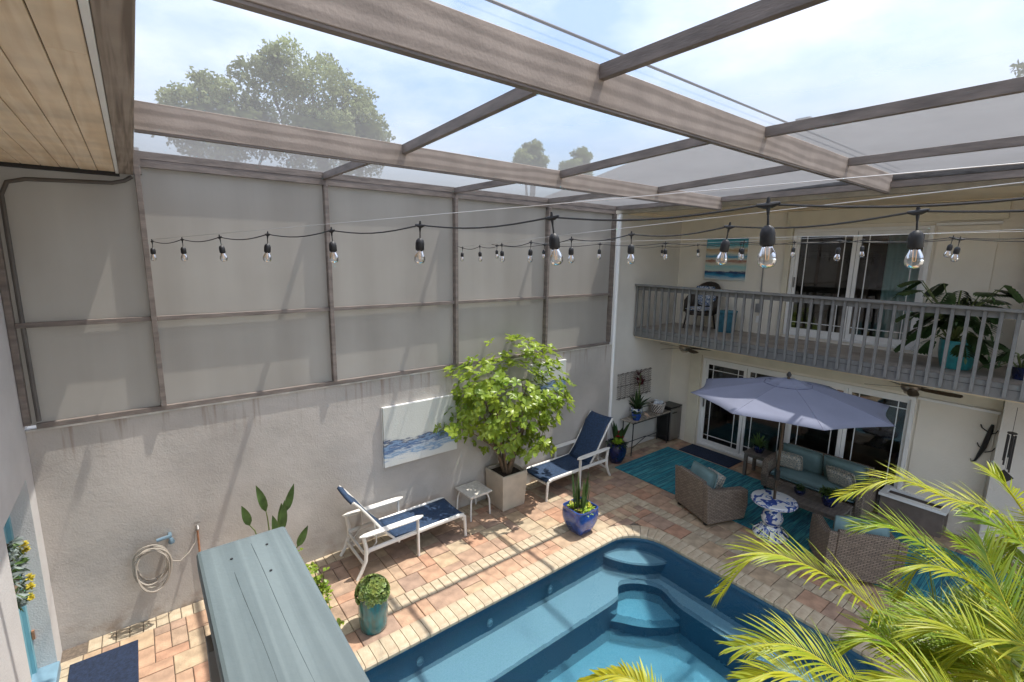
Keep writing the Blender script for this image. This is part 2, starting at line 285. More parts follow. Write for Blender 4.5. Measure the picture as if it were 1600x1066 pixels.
pool_shell = poolm('pool_shell', (.095, .275, .36), (.06, .205, .28))
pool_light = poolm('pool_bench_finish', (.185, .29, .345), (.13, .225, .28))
pool_dark = poolm('pool_wall_shaded', (.03, .115, .19), (.02, .085, .15))  # pool finish for upright faces, their shade put into the colour
umbm = mat('umbrella_fabric', (.20, .215, .285), .9, .04, 3, .15, 200, transl=.22)
umbs = mat('umbrella_seam', (.045, .055, .12), .9, .04, 3)
def shingle():
    M = mat('roof_shingles', (.17, .165, .16), .95, .2, 9, .8, 25, col2=(.085, .083, .08), detail=9, stretch=(3, .6, 1)); return M
shing = shingle()
def stain_wall():
    t = stucco.node_tree; l = t.links.new; b, src = base_link(stucco)
    tcn = N(t, 'ShaderNodeTexCoord'); sp = N(t, 'ShaderNodeSeparateXYZ'); l(tcn.outputs['Object'], sp.inputs[0])
    mpn = N(t, 'ShaderNodeMapping'); mpn.inputs['Scale'].default_value = (14, 1, .9); l(tcn.outputs['Object'], mpn.inputs[0])
    n = N(t, 'ShaderNodeTexNoise'); n.inputs['Scale'].default_value = 1; n.inputs['Detail'].default_value = 4; l(mpn.outputs[0], n.inputs[0])
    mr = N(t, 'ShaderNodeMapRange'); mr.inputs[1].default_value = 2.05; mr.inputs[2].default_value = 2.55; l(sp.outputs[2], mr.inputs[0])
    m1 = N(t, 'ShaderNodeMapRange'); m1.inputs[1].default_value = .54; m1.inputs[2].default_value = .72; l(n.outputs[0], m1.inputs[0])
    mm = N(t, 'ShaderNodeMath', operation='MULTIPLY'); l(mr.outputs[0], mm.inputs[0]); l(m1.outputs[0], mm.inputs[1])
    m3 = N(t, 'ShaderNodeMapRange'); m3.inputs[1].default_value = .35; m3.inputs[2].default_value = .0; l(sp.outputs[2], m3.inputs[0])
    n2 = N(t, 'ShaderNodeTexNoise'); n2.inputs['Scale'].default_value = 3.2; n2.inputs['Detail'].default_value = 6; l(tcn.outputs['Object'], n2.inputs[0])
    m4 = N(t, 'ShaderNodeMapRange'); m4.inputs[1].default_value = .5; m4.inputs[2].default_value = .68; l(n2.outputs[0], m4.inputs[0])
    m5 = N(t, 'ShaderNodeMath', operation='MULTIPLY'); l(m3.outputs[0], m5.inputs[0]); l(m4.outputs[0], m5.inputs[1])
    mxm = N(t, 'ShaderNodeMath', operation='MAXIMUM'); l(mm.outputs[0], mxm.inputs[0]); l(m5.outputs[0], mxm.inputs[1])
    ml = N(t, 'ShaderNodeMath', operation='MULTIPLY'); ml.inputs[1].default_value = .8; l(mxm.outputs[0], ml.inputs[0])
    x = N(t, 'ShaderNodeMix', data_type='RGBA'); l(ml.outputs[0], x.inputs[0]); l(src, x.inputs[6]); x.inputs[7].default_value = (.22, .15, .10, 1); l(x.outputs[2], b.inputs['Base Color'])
    ob = b.inputs['Normal'].links[0].from_node; n5 = N(t, 'ShaderNodeTexNoise'); n5.inputs['Scale'].default_value = 3.5; n5.inputs['Detail'].default_value = 9; n5.inputs['Roughness'].default_value = .62
    l(tcn.outputs['Object'], n5.inputs[0]); b5 = N(t, 'ShaderNodeBump'); b5.inputs['Strength'].default_value = .3; b5.inputs['Distance'].default_value = .03; l(n5.outputs[0], b5.inputs['Height']); l(b5.outputs[0], ob.inputs['Normal'])
stain_wall()
def palm_leaf():
    M = mat('palm_leaflet', (.27, .39, .022), .4, .25, 3, transl=.5, col2=(.10, .20, .025)); t = M.node_tree; l = t.links.new
    b, src = base_link(M); at = N(t, 'ShaderNodeAttribute', attribute_name='tone')
    x = N(t, 'ShaderNodeMix', data_type='RGBA'); l(at.outputs['Fac'], x.inputs[0]); l(src, x.inputs[6]); x.inputs[7].default_value = (.62, .54, .035, 1)
    l(x.outputs[2], b.inputs['Base Color'])
    for n in t.nodes:
        if n.type == 'BSDF_TRANSLUCENT': l(x.outputs[2], n.inputs[0])
    return M
palmm = palm_leaf()

# ------------------------------------------------------------------ mesh builder
class G:
    def __init__(s): s.v = []; s.f = []; s.tone = []
    def add(s, vs, fs, tone=0.):
        o = len(s.v); s.v += [tuple(p) for p in vs]; s.f += [tuple(i+o for i in f) for f in fs]; s.tone += [tone]*len(vs); return s
    def box(s, x0, x1, y0, y1, z0, z1, M=None, tone=0.):
        vs = [V((x, y, z)) for x in (x0, x1) for y in (y0, y1) for z in (z0, z1)]
        if M is not None: vs = [M @ p for p in vs]
        return s.add(vs, [(0, 1, 3, 2), (4, 6, 7, 5), (0, 4, 5, 1), (2, 3, 7, 6), (0, 2, 6, 4), (1, 5, 7, 3)], tone)
    def bar(s, p, q, w, h, upv=(0, 0, 1)):
        p, q = V(p), V(q); d = (q-p).normalized(); u = V(upv)
        if abs(d.dot(u)) > .98: u = V((1, 0, 0))
        a = d.cross(u).normalized()*w/2; b = a.cross(d).normalized()*h/2
        vs = [c+i*a+j*b for c in (p, q) for i, j in ((-1, -1), (1, -1), (1, 1), (-1, 1))]
        return s.add(vs, [(0, 1, 2, 3), (7, 6, 5, 4), (0, 4, 5, 1), (1, 5, 6, 2), (2, 6, 7, 3), (3, 7, 4, 0)])
    def tube(s, pts, r, n=8, cap=True, flat=1.):
        pts = [V(p) for p in pts]; k = len(pts); rs = r if isinstance(r, (list, tuple)) else [r]*k
        vs = []; prev = None
        for i, p in enumerate(pts):
            d = (pts[min(i+1, k-1)]-pts[max(i-1, 0)]).normalized()
            if prev is None:
                u = V((0, 0, 1)) if abs(d.z) < .9 else V((1, 0, 0)); a = d.cross(u).normalized()
            else: a = (prev-d*prev.dot(d)).normalized()
            prev = a; b = d.cross(a)
            for j in range(n):
                t = 2*pi*j/n; vs.append(p+(a*cos(t)+b*sin(t)*flat)*rs[i])
        fs = [(i*n+j, i*n+(j+1) % n, (i+1)*n+(j+1) % n, (i+1)*n+j) for i in range(k-1) for j in range(n)]
        if cap: fs += [tuple(range(n-1, -1, -1)), tuple((k-1)*n+j for j in range(n))]
        return s.add(vs, fs)
    def lathe(s, prof, n=24, c=(0, 0, 0), sq=0., rz=0.):
        vs = []
        for r, z in prof:
            for j in range(n):
                t = 2*pi*j/n; rr = r
                if sq: rr = r/((abs(cos(t))**sq+abs(sin(t))**sq)**(1/sq))
                vs.append((c[0]+rr*cos(t+rz), c[1]+rr*sin(t+rz), c[2]+z))
        k = len(prof); fs = [(i*n+j, i*n+(j+1) % n, (i+1)*n+(j+1) % n, (i+1)*n+j) for i in range(k-1) for j in range(n)]
        fs += [tuple(range(n-1, -1, -1)), tuple((k-1)*n+j for j in range(n))]
        return s.add(vs, fs)
    def prism(s, poly, z0, z1, bottom=True):
        n = len(poly); vs = [(x, y, z0) for x, y in poly]+[(x, y, z1) for x, y in poly]
        fs = [(i, (i+1) % n, n+(i+1) % n, n+i) for i in range(n)]+[tuple(range(n, 2*n))]
        if bottom: fs.append(tuple(range(n-1, -1, -1)))
        return s.add(vs, fs)
    def leaf(s, p, d, L_, wd, droop=.3, fold=.25, seg=3, upv=None, tone=0., tip=.0, wpos=.45):
        p = V(p); d = V(d).normalized(); u = V(upv) if upv else V((0, 0, 1))
        if abs(d.dot(u)) > .97: u = V((.9, .3, .1))
        a = d.cross(u).normalized(); nn = a.cross(d).normalized(); vs = []; q = p.copy(); dd = d.copy()
        for i in range(seg+1):
            t = i/seg; ww = wd*.5*(max(0, sin(pi*min(1, t**(1.6 if wpos > .7 else .75 if wpos < .5 else 1))))**.8+.06*(1-t))
            if i == 0: ww = wd*.08
            if i == seg: ww = wd*.02+tip
            vs += [q-a*ww+nn*ww*fold, q, q+a*ww+nn*ww*fold]
            dd = (dd+V((0, 0, -1))*droop/seg).normalized(); nn = a.cross(dd).normalized(); q = q+dd*L_/seg
        fs = []
        for i in range(seg):
            o = i*3; fs += [(o, o+1, o+4, o+3), (o+1, o+2, o+5, o+4)]
        return s.add(vs, fs, tone)
    def obj(s, name, m_, parent=None, smooth=False, bevel=0., label=None, kind=None, solid=0., subs=0, loc=None, tone=False, ang=40):
        me = bpy.data.meshes.new(name); me.from_pydata(s.v, [], s.f); me.update()
        uvl = me.uv_layers.new(name='UVMap'); vv = me.vertices
        co_ = [0.]*(2*len(me.loops))
        for p in me.polygons:
            n = p.normal; ax = max(range(3), key=lambda i: abs(n[i])); i1, i2 = ((1, 2), (0, 2), (0, 1))[ax]
            for li in p.loop_indices:
                c = vv[me.loops[li].vertex_index].co; co_[2*li] = c[i1]; co_[2*li+1] = c[i2]
        uvl.data.foreach_set('uv', co_)
        if tone:
            a = me.attributes.new('tone', 'FLOAT', 'POINT'); a.data.foreach_set('value', s.tone)
        for x in (m_ if isinstance(m_, (list, tuple)) else [m_]): me.materials.append(x)
        if smooth:
            me.shade_smooth()
            if ang < 180: me.set_sharp_from_angle(angle=R(ang))
        o = bpy.data.objects.new(name, me); C.objects.link(o)
        if parent: o.parent = parent
        if loc: o.location = loc
        if label: o['label'] = label
        if kind: o['kind'] = kind
        if solid: k = o.modifiers.new('thickness', 'SOLIDIFY'); k.thickness = solid; k.offset = 0
        if subs: k = o.modifiers.new('round', 'SUBSURF'); k.levels = subs; k.render_levels = subs
        if bevel: k = o.modifiers.new('edge', 'BEVEL'); k.width = bevel; k.segments = 2; k.limit_method = 'ANGLE'
        return o
def thing(name, label, cat, loc=(0, 0, 0), rz=0., group=None):
    o = bpy.data.objects.new(name, None); C.objects.link(o); o.location = loc; o.rotation_euler = (0, 0, rz); o.empty_display_size = .1
    o['label'] = label; o['category'] = cat
    if group: o['group'] = group
    return o
def tag(o, label, cat, group=None):
    o['label'] = label; o['category'] = cat
    if group: o['group'] = group
    return o
def struct(name, g, m_, **k): return g.obj(name, m_, kind='structure', **k)
def copy_tree(o, parent=None):
    c = o.copy(); C.objects.link(c); c.parent = parent
    for ch in list(o.children): copy_tree(ch, c)
    return c
def dup(o, loc, rz=None, label=None):
    c = copy_tree(o); c.location = loc
    if rz is not None: c.rotation_euler = (0, 0, rz)
    if label: c['label'] = label
    return c
def share(src, parent, loc, rot=(0, 0, 0), scale=(1, 1, 1)):
    c = src.copy(); C.objects.link(c); c.parent = parent; c.location = loc; c.rotation_euler = rot; c.scale = scale; return c

# ------------------------------------------------------------------ ground, paving, pool
g = G(); X0, X1, Y0, Y1 = -1.35, 14.2, -6.2, 6.95
for a, b, c, d in ((-150, 200, Y1, 200), (-150, 200, -150, Y0), (-150, X0, Y0, Y1), (X1, 200, Y0, Y1)):
    g.add([(a, c, -.03), (b, c, -.03), (b, d, -.03), (a, d, -.03)], [(0, 1, 2, 3)])
struct('ground', g, asphalt)
PX0, PX1, PY0, PY1, PR = .55, 6.2, .75, 4.5, .62   # pool water outline
def outline(off=0., n=10):
    r = PR+off; pts = []
    for cx, cy, a0 in ((PX1-PR, PY1-PR, 0), (PX0+PR, PY1-PR, 90), (PX0+PR, PY0+PR, 180), (PX1-PR, PY0+PR, 270)):
        for i in range(n+1):
            t = R(a0+90*i/n); pts.append((cx+r*cos(t), cy+r*sin(t)))
    return pts
# sand bed with the pool cut out
g = G(); inn = outline(.18, 10); n = len(inn); out_ = []
for x, y in inn:
    cx, cy = (PX0+PX1)/2, (PY0+PY1)/2; dx, dy = x-cx, y-cy
    t = min(((X1-cx)/dx if dx > 0 else (X0-cx)/dx) if abs(dx) > 1e-6 else 1e9, ((Y1-cy)/dy if dy > 0 else (Y0-cy)/dy) if abs(dy) > 1e-6 else 1e9)
    out_.append((cx+dx*t, cy+dy*t))
corners = [(X1, Y1), (X0, Y1), (X0, Y0), (X1, Y0)]
vs = [(x, y, -.018) for x, y in inn]+[(x, y, -.018) for x, y in out_]+[(x, y, -.018) for x, y in corners]
fs = [(i, (i+1) % n, n+(i+1) % n, n+i) for i in range(n)]
for k, (cx, cy) in enumerate(corners):
    for i in range(n):
        a, b = out_[i], out_[(i+1) % n]
        if (abs(a[0]-cx) < .01 and abs(b[1]-cy) < .01) or (abs(a[1]-cy) < .01 and abs(b[0]-cx) < .01):
            if abs(a[0]-b[0]) > .01 and abs(a[1]-b[1]) > .01: fs.append((n+i, n+(i+1) % n, 2*n+k))
g.add(vs, fs); bed = struct('patio_paving', g, grout)
def inside_pool(x, y, off):
    if not (PX0-off < x < PX1+off and PY0-off < y < PY1+off): return False
    for cx, cy, sx, sy in ((PX1-PR, PY1-PR, 1, 1), (PX0+PR, PY1-PR, -1, 1)):
        if (x-cx)*sx > 0 and (y-cy)*sy > 0: return math.hypot(x-cx, y-cy) < PR+off
    return True
camp = V((0, 0, 4.4))
def paver_geo(g, x0, x1, y0, y1, z, tone, j=.004, ch=.007, cx=0, cy=0):
    x0 += j; x1 -= j; y0 += j; y1 -= j; a = ch
    vs = [(x0-cx, y0-cy, z-.035), (x1-cx, y0-cy, z-.035), (x1-cx, y1-cy, z-.035), (x0-cx, y1-cy, z-.035), (x0-cx, y0-cy, z-a*.7), (x1-cx, y0-cy, z-a*.7), (x1-cx, y1-cy, z-a*.7), (x0-cx, y1-cy, z-a*.7),
          (x0+a-cx, y0+a-cy, z), (x1-a-cx, y0+a-cy, z), (x1-a-cx, y1-a-cy, z), (x0+a-cx, y1-a-cy, z)]
    g.add(vs, [(0, 1, 5, 4), (1, 2, 6, 5), (2, 3, 7, 6), (3, 0, 4, 7), (4, 5, 9, 8), (5, 6, 10, 9), (6, 7, 11, 10), (7, 4, 8, 11), (8, 9, 10, 11)], tone)
rects = []      # field pavers
U = .155
def fill(ax0, ax1, ay0, ay1):
    nx, ny = round((ax1-ax0)/U), round((ay1-ay0)/U); ux, uy = (ax1-ax0)/nx, (ay1-ay0)/ny; used = set()
    for j in range(ny):
        for i in range(nx):
            if (i, j) in used: continue
            for a, b in random.choice([[(2, 2), (2, 1), (1, 1)], [(2, 1), (1, 2), (1, 1)], [(3, 2), (2, 2), (1, 2), (1, 1)], [(1, 2), (2, 2), (1, 1)], [(2, 2), (1, 2), (2, 1), (1, 1)], [(2, 2), (2, 1), (1, 1)]]):
                cs = [(i+p, j+q) for p in range(a) for q in range(b)]
                if i+a <= nx and j+b <= ny and not any(c in used for c in cs):
                    used.update(cs); rects.append((ax0+i*ux, ax0+(i+a)*ux, ay0+j*uy, ay0+(j+b)*uy)); break
fill(-.85, 6.8, 5.29, 6.5); fill(.25, 6.8, 4.74, 5.05); fill(6.45, 6.8, -2.2, 4.74); fill(7.02, 10.25, -2.2, 6.5); fill(6.8, 7.02, 5.29, 6.5)
fill(-.85, .25, 2.2, 5.05); fill(.25, 6.45, -2.2, .51); fill(.25, 6.45, -2.2, .51); fill(5.6, 6.45, 3.9, 4.74)
creams = []     # cream soldier rows
def row(x0, x1, y0, y1, along):
    Ls = (x1-x0) if along == 'x' else (y1-y0); k = round(Ls/.125)
    for i in range(k):
        if along == 'x': creams.append((x0+Ls*i/k, x0+Ls*(i+1)/k, y0, y1))
        else: creams.append((x0, x1, y0+Ls*i/k, y0+Ls*(i+1)/k))
row(-.85, 7.02, 5.05, 5.29, 'x'); row(6.8, 7.02, -2.2, 5.05, 'y'); row(-.82, 8.0, 6.5, 6.72, 'x'); row(-1.04, -.85, 2.2, 6.5, 'y'); row(8.0, 10.3, 6.5, 6.72, 'x')
def covered(r): # under the rug, mats
    return (r[0] > 7.75 and r[1] < 9.5 and r[2] > .3 and r[3] < 6.1)
allp = [(r, 'f') for r in rects if not covered(r)]+[(r, 'c') for r in creams]
allp2 = []
for r, k in allp:
    cx, cy = (r[0]+r[1])/2, (r[2]+r[3])/2
    if inside_pool(cx, cy, .13): continue
    allp2.append((r, k))
def shows(r):
    cx, cy = (r[0]+r[1])/2, (r[2]+r[3])/2; d = V((cx, cy, -4.4)); z = d.dot(fw)
    if z < .5: return 0
    px, py = 800+749*d.dot(r2)/z, 533-749*d.dot(u2)/z
    if not (-20 < px < 1620 and -20 < py < 1086): return 0
    if 310 < px < 570 and py > 860: return 0
    return (r[1]-r[0])*(r[3]-r[2])*4.4/d.length**3
allp2.sort(key=lambda q: -shows(q[0]))
gr = {'f': G(), 'c': G()}; cnt = {'f': 0, 'c': 0}; lim = {'f': 175, 'c': 115}
for r, k in allp2:
    tn = random.random(); zz = random.uniform(-.0035, .0035)
    if shows(r) > 0 and cnt[k] < lim[k]:
        q = G(); cx, cy = (r[0]+r[1])/2, (r[2]+r[3])/2; paver_geo(q, *r, zz, tn, cx=cx, cy=cy)
        o = q.obj('paver', paverm if k == 'f' else cream_brick, bed, tone=True); o.location = (cx, cy, 0); cnt[k] += 1
    else: paver_geo(gr[k], *r, zz, tn)
gr['f'].obj('far_field_pavers', paverm, bed, kind='stuff', tone=True); gr['c'].obj('far_border_pavers', cream_brick, bed, kind='stuff', tone=True)

pool = bpy.data.objects.new('swimming_pool', None); C.objects.link(pool); pool['kind'] = 'structure'
# bull-nosed coping stones
oc = outline(0, 10); per = []
def coping_stone(p0, p1, nrm0, nrm1):
    q = G(); prof = [(-.035, -.05), (-.045, -.03), (-.045, -.005), (-.03, .012), (0, .018), (.235, .014), (.243, .006), (.243, -.03)]
    gap = .0035; d = (V((*p1, 0))-V((*p0, 0))).normalized(); vs = []
    c = V(((p0[0]+p1[0])/2, (p0[1]+p1[1])/2, 0))
    for p, nn_, s in ((p0, nrm0, 1), (p1, nrm1, -1)):
        for o_, z in prof: vs.append(V((p[0]+nn_[0]*o_, p[1]+nn_[1]*o_, z))+d*gap*s-c)
    k = len(prof); fs = [(i, i+k, i+1+k, i+1) for i in range(k-1)]+[tuple(range(k)), tuple(range(2*k-1, k-1, -1))]
    q.add(vs, fs, random.random()); o = q.obj('coping_stone', cream_brick, pool, smooth=True, tone=True, ang=35); o.location = c
def walk(step=.128):
    segs = []
    def line(a, b, nn_):
        L_ = math.hypot(b[0]-a[0], b[1]-a[1]); k = max(1, round(L_/step))
        for i in range(k): segs.append((tuple(a[j]+(b[j]-a[j])*i/k for j in (0, 1)), tuple(a[j]+(b[j]-a[j])*(i+1)/k for j in (0, 1)), nn_, nn_))
    def arc(cx, cy, a0, a1, k):
        for i in range(k):
            t0, t1 = R(a0+(a1-a0)*i/k), R(a0+(a1-a0)*(i+1)/k)
            segs.append(((cx+PR*cos(t0), cy+PR*sin(t0)), (cx+PR*cos(t1), cy+PR*sin(t1)), (cos(t0), sin(t0)), (cos(t1), sin(t1))))
    line((PX0+PR, PY1), (PX1-PR, PY1), (0, 1)); arc(PX1-PR, PY1-PR, 90, 0, 9); line((PX1, PY1-PR), (PX1, PY0+PR), (1, 0))
    arc(PX1-PR, PY0+PR, 0, -90, 9); line((PX1-PR, PY0), (PX0+PR, PY0), (0, -1)); arc(PX0+PR, PY0+PR, 270, 180, 9); line((PX0, PY0+PR), (PX0, PY1-PR), (-1, 0)); arc(PX0+PR, PY1-PR, 180, 90, 9)
    return segs
for s in walk(): coping_stone(*s)
# shell: walls battered inward on the right side, bench, steps, floor (depths as they read through the water)
g = G(); top = outline(0, 10); n = len(top)
def battered(z):
    k = min(1., -z/.47); return [(x-.27*k*max(0, min(1, (x-4.6)/1.4)), y-.03*k) for x, y in top]
lv = [0, -.1, -.2, -.47, -1.1]; ring = [battered(z) for z in lv]
vs = [(x, y, z) for rg, z in zip(ring, lv) for x, y in rg]
fs = [(i*n+j, (i+1)*n+j, (i+1)*n+(j+1) % n, i*n+(j+1) % n) for i in range(len(lv)-1) for j in range(n)]
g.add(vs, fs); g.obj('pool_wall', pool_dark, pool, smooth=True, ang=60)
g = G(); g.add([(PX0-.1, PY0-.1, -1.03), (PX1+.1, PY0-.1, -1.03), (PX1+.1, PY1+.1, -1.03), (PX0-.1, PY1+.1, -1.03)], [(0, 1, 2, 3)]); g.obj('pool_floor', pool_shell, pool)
def terrace(name, poly, z, mt, side=pool_dark, zb=-1.03, smooth_=()):
    if smooth_:
        a, b = smooth_; P_ = [V((x, y)) for x, y in poly]; new = []
        for i in range(len(P_)):
            new.append(P_[i])
            if a <= i < b:
                p0, p1, p2, p3 = P_[max(a, i-1)], P_[i], P_[i+1], P_[min(b, i+2)]
                for f in (.2, .4, .6, .8): new.append(.5*((2*p1)+(p2-p0)*f+(2*p0-5*p1+4*p2-p3)*f*f+(3*p1-p0-3*p2+p3)*f**3))
        poly = [tuple(p) for p in new]
    n = len(poly); g = G(); vs = [(x, y, z) for x, y in poly]+[(x, y, zb) for x, y in poly]
    g.add(vs, [tuple(range(n))]+[(i, n+i, n+(i+1) % n, (i+1) % n) for i in range(n)])
    o = g.obj(name, [mt, side], pool)
    for p in o.data.polygons: p.material_index = 0 if p.index == 0 else 1
    if o.data.polygons[0].normal.z < 0:
        o.data.flip_normals()
    return o
bz = -.47
bench = [(PX0+.02, 3.87), (4.86, 3.87), (5.08, 3.90), (5.27, 4.06), (5.45, 4.03), (5.64, 3.87), (5.75, 3.64), (5.66, 3.36), (5.63, 3.2), (5.62, PY0+.05), (PX1+.05, PY0+.05), (PX1+.05, PY1+.05), (PX0+.02, PY1+.05)]
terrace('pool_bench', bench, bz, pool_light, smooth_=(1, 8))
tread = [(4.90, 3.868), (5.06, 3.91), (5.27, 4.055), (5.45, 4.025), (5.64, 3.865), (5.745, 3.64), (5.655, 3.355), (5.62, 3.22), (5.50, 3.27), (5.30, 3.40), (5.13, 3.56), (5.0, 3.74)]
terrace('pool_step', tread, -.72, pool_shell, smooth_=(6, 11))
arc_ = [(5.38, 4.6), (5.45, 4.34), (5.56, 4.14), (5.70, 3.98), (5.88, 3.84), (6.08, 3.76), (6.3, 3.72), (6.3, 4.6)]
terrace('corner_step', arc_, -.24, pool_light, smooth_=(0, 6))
q = G(); q.lathe([(.055, 0), (.055, .012), (.035, .02), (.03, .012)], 16)
jet = q.obj('return_jet', mat('jet_grey_blue', (.16, .30, .38), .4), pool, smooth=True); jet.rotation_euler = (0, -pi/2, 0); jet.location = (6.03, 2.2, -.25)
for (x, y, z, ry) in ((6.03, .95, -.25, None),): share(jet, pool, (x, y, z), (0, -pi/2, 0))
for x in (2.2, 3.2, 4.25): share(jet, pool, (x, 4.462, -.30), (pi/2, 0, 0), (.8, .8, .8))
g = G(); sx, sy = 60, 60; g.add([(x, y, -.085) for x, y in outline(.01, 10)], [tuple(range(n))]); struct('pool_water', g, waterm)

# ------------------------------------------------------------------ left boundary wall
lw = thing('boundary_wall', 'long textured grey stucco wall with a white cap below the frosted screens', 'wall')
g = G(); g.box(-1.039, 8.0, 6.72, 6.92, -.02, 2.545); g.obj('wall_body', stucco, lw)
g = G(); g.box(-1.04, 8.0, 6.70, 6.93, 2.545, 2.57); g.obj('wall_cap', mat('cap_paint', (.60, .57, .52), .8, .2, 6), lw, bevel=.006)
g = G()
g.tube([(8.03, 6.69, .0), (8.03, 6.69, 5.2), (8.06, 6.69, 5.28)], .04, 10); tag(g.obj('downspout', whitepaint, smooth=True), 'tall white downspout in the corner where the stucco wall meets the house', 'downspout')

# ------------------------------------------------------------------ near house (left edge of the photograph)
nh = thing('near_house', 'white stucco house on the left edge with a teal door and plank soffit', 'house')
g = G(); g.box(-1.30, -1.04, -3, 5.33, -.02, 5.2); g.box(-1.30, -1.04, 5.33, 6.40, 2.16, 5.2); g.box(-1.30, -1.04, 6.40, 7.0, -.02, 5.2)
g.obj('wall', stucco_left, nh)
d = g = G(); g.box(-1.27, -1.22, 5.35, 6.37, .1, 2.13); dr = g.obj('door', tealdoor, nh, bevel=.005)
g = G(); g.box(-1.219, -1.19, 6.33, 6.40, .1, 2.16); g.obj('jamb', tealdoor, nh)
for z in (.45, 1.9): g = G(); g.box(-1.185, -1.165, 6.372, 6.395, z, z+.1); g.obj('hinge', copper, nh)
g = G(); g.box(-1.30, -1.02, 5.33, 6.40, -.01, .1); g.obj('threshold', mat('threshold_blue', (.17, .28, .36), .5), nh, bevel=.01)
i = 0; x = -.065
while x > -1.04:
    for ya, yb in ((-3, 1.1+random.uniform(0, 2)), (None, 6.70)):
        if ya is None: ya = last
        last = yb
        g = G(); g.box(-.0675, .0675, ya+.002, yb-.002, 5.2, 5.22); o = g.obj('plank', soffit_plank, nh, bevel=.004); o.location = (x-.07, 0, random.uniform(-.001, .001))
    x -= .14
g = G(); g.box(-1.04, -.065, -3, 6.72, 5.222, 5.3); g.obj('soffit_backing', mat('dark_gap', (.08, .05, .03), .9), nh)
g = G(); g.box(-.063, -.035, -3, 6.68, 5.185, 5.225); g.obj('soffit_trim', whitepaint, nh, bevel=.004)
g = G(); g.box(-.033, .085, -3, 6.70, 5.19, 5.42); g.obj('eave_beam', eave_wood, nh, bevel=.006)
g = G(); g.box(-1.04, -.03, 6.68, 6.72, 5.16, 5.198); g.obj('end_trim', black, nh)
g = G(); g.add([(-1.3, -3, 5.5), (.1, -3, 5.5), (.1, 6.7, 5.5), (-1.3, 6.7, 5.5), (-6, -3, 7.2), (-6, 6.7, 7.2)], [(0, 1, 2, 3), (0, 3, 5, 4)]); g.obj('roof', shing, nh, solid=.05)
# near balcony with its railing
nb = thing('near_balcony', 'grey slatted balcony rail with a broad weathered teal cap in the foreground', 'balcony')
g = G(); g.box(-1.03, .12, -3, .84, 2.66, 2.84); g.obj('balcony_floor', deckm, nb)
g = G(); g.box(-.07, .07, -3.5+.9, .0, -.019, .019); o = g.obj('rail_cap', capwood, nb, bevel=.006); o.location = (.106, .905, 3.881); o.rotation_euler = (0, 0, 0)
for k, (sx, sy) in enumerate(((-.025, -.06), (.02, -.13), (.03, -.05))):
    g = G(); g.lathe([(.0022, 0), (.0022, .001)], 8); o = g.obj('screw', black, nb); o.location = (.106+sx, .905+sy, 3.9005)
for x0_, y0_, ln in ((.008, -.03, .5), (-.026, -.10, .42)):
    g = G(); g.tube([(x0_+.0009*sin(i*.5+x0_*90)+.0007*i, y0_-ln*i/16, .0) for i in range(17)], [(.00035+.0004*sin(i*1.7)**2)*(1-i/20) for i in range(17)], 5); o = g.obj('crack', mat('crack_shade', (.06, .08, .085), .9), nb); o.location = (.106, .905, 3.9000)
g = G(); g.box(.05, .14, .80, .885, 2.6, 3.861); g.obj('post', woodgray, nb, bevel=.004)
g = G(); g.box(.075, .115, -2.5, .80, 3.77, 3.86); g.obj('top_rail', woodgray, nb)
for k in range(12):
    g = G(); g.box(.03, .065, -.018, .018, 2.62, 3.858); o = g.obj('baluster', woodgray, nb); o.location = (0, .72-.14*k, 0)
g = G(); g.tube([(-.12, .905, 3.05), (-.04, .9, 3.0), (.05, .88, 2.95)], .02, 8); g.obj('side_rail', woodgray, nb)

# ------------------------------------------------------------------ screen enclosure
pe = thing('screen_enclosure', 'brown framed pool screen cage overhead with tall frosted panels above the stucco wall', 'screen enclosure')
def beam(name, x0, x1, y, z0, z1, wd, m_):
    g = G(); L_ = x1-x0; g.box(-L_/2, L_/2, -wd/2, wd/2, -(z1-z0)/2, (z1-z0)/2)
    o = g.obj(name, m_, pe, bevel=.004); o.location = ((x0+x1)/2, y, (z0+z1)/2); return o
BE = [(4.47, 5.235, 5.43, .05), (2.15, 5.30, 5.53, .055), (-.25, 5.30, 5.53, .055), (-2.6, 5.30, 5.53, .055)]
for y, z0, z1, wd in BE:
    beam('beam', .09, 7.95, y, z0, z1, wd, beamwood)
    g = G(); g.box(.09, 7.94, y-.022, y+.022, z0-.014, z0-.001); g.obj('beam_channel', bronze, pe)
pur = [(6.70, 4.495, (2.08, 4.07, 6.04), 5.44, 5.432), (4.445, 2.178, (2.14, 4.20, 6.16), 5.432, 5.532), (2.122, -.222, (2.31, 4.41, 6.37), 5.532, 5.532), (-.278, -2.57, (2.3, 4.4, 6.4), 5.532, 5.532), (-2.63, -6, (2.3, 4.4, 6.4), 5.532, 5.532)]
for ya, yb, xs, za, zb in pur:
    for x in xs:
        g = G(); g.bar((x, ya, za-.046), (x, yb, zb-.046), .048, .085); g.obj('purlin', bronze, pe, bevel=.003)
        if yb > -.5: g = G(); g.box(x-.03, x+.03, yb, yb+.012, zb-.12, zb-.03); g.obj('bracket', bronze, pe)
    xx = [.09]+list(xs)+[7.95]
    for a, b in zip(xx, xx[1:]):
        g = G(); g.add([(a, yb-.03, zb), (b, yb-.03, zb), (b, ya+.03, za), (a, ya+.03, za)], [(0, 1, 2, 3)]); g.obj('roof_screen', roofscreen, pe)
g = G(); g.tube([(.1, 2.05, 5.585), (7.9, 2.05, 5.585)], .008, 6); g.obj('screen_spline', black, pe)
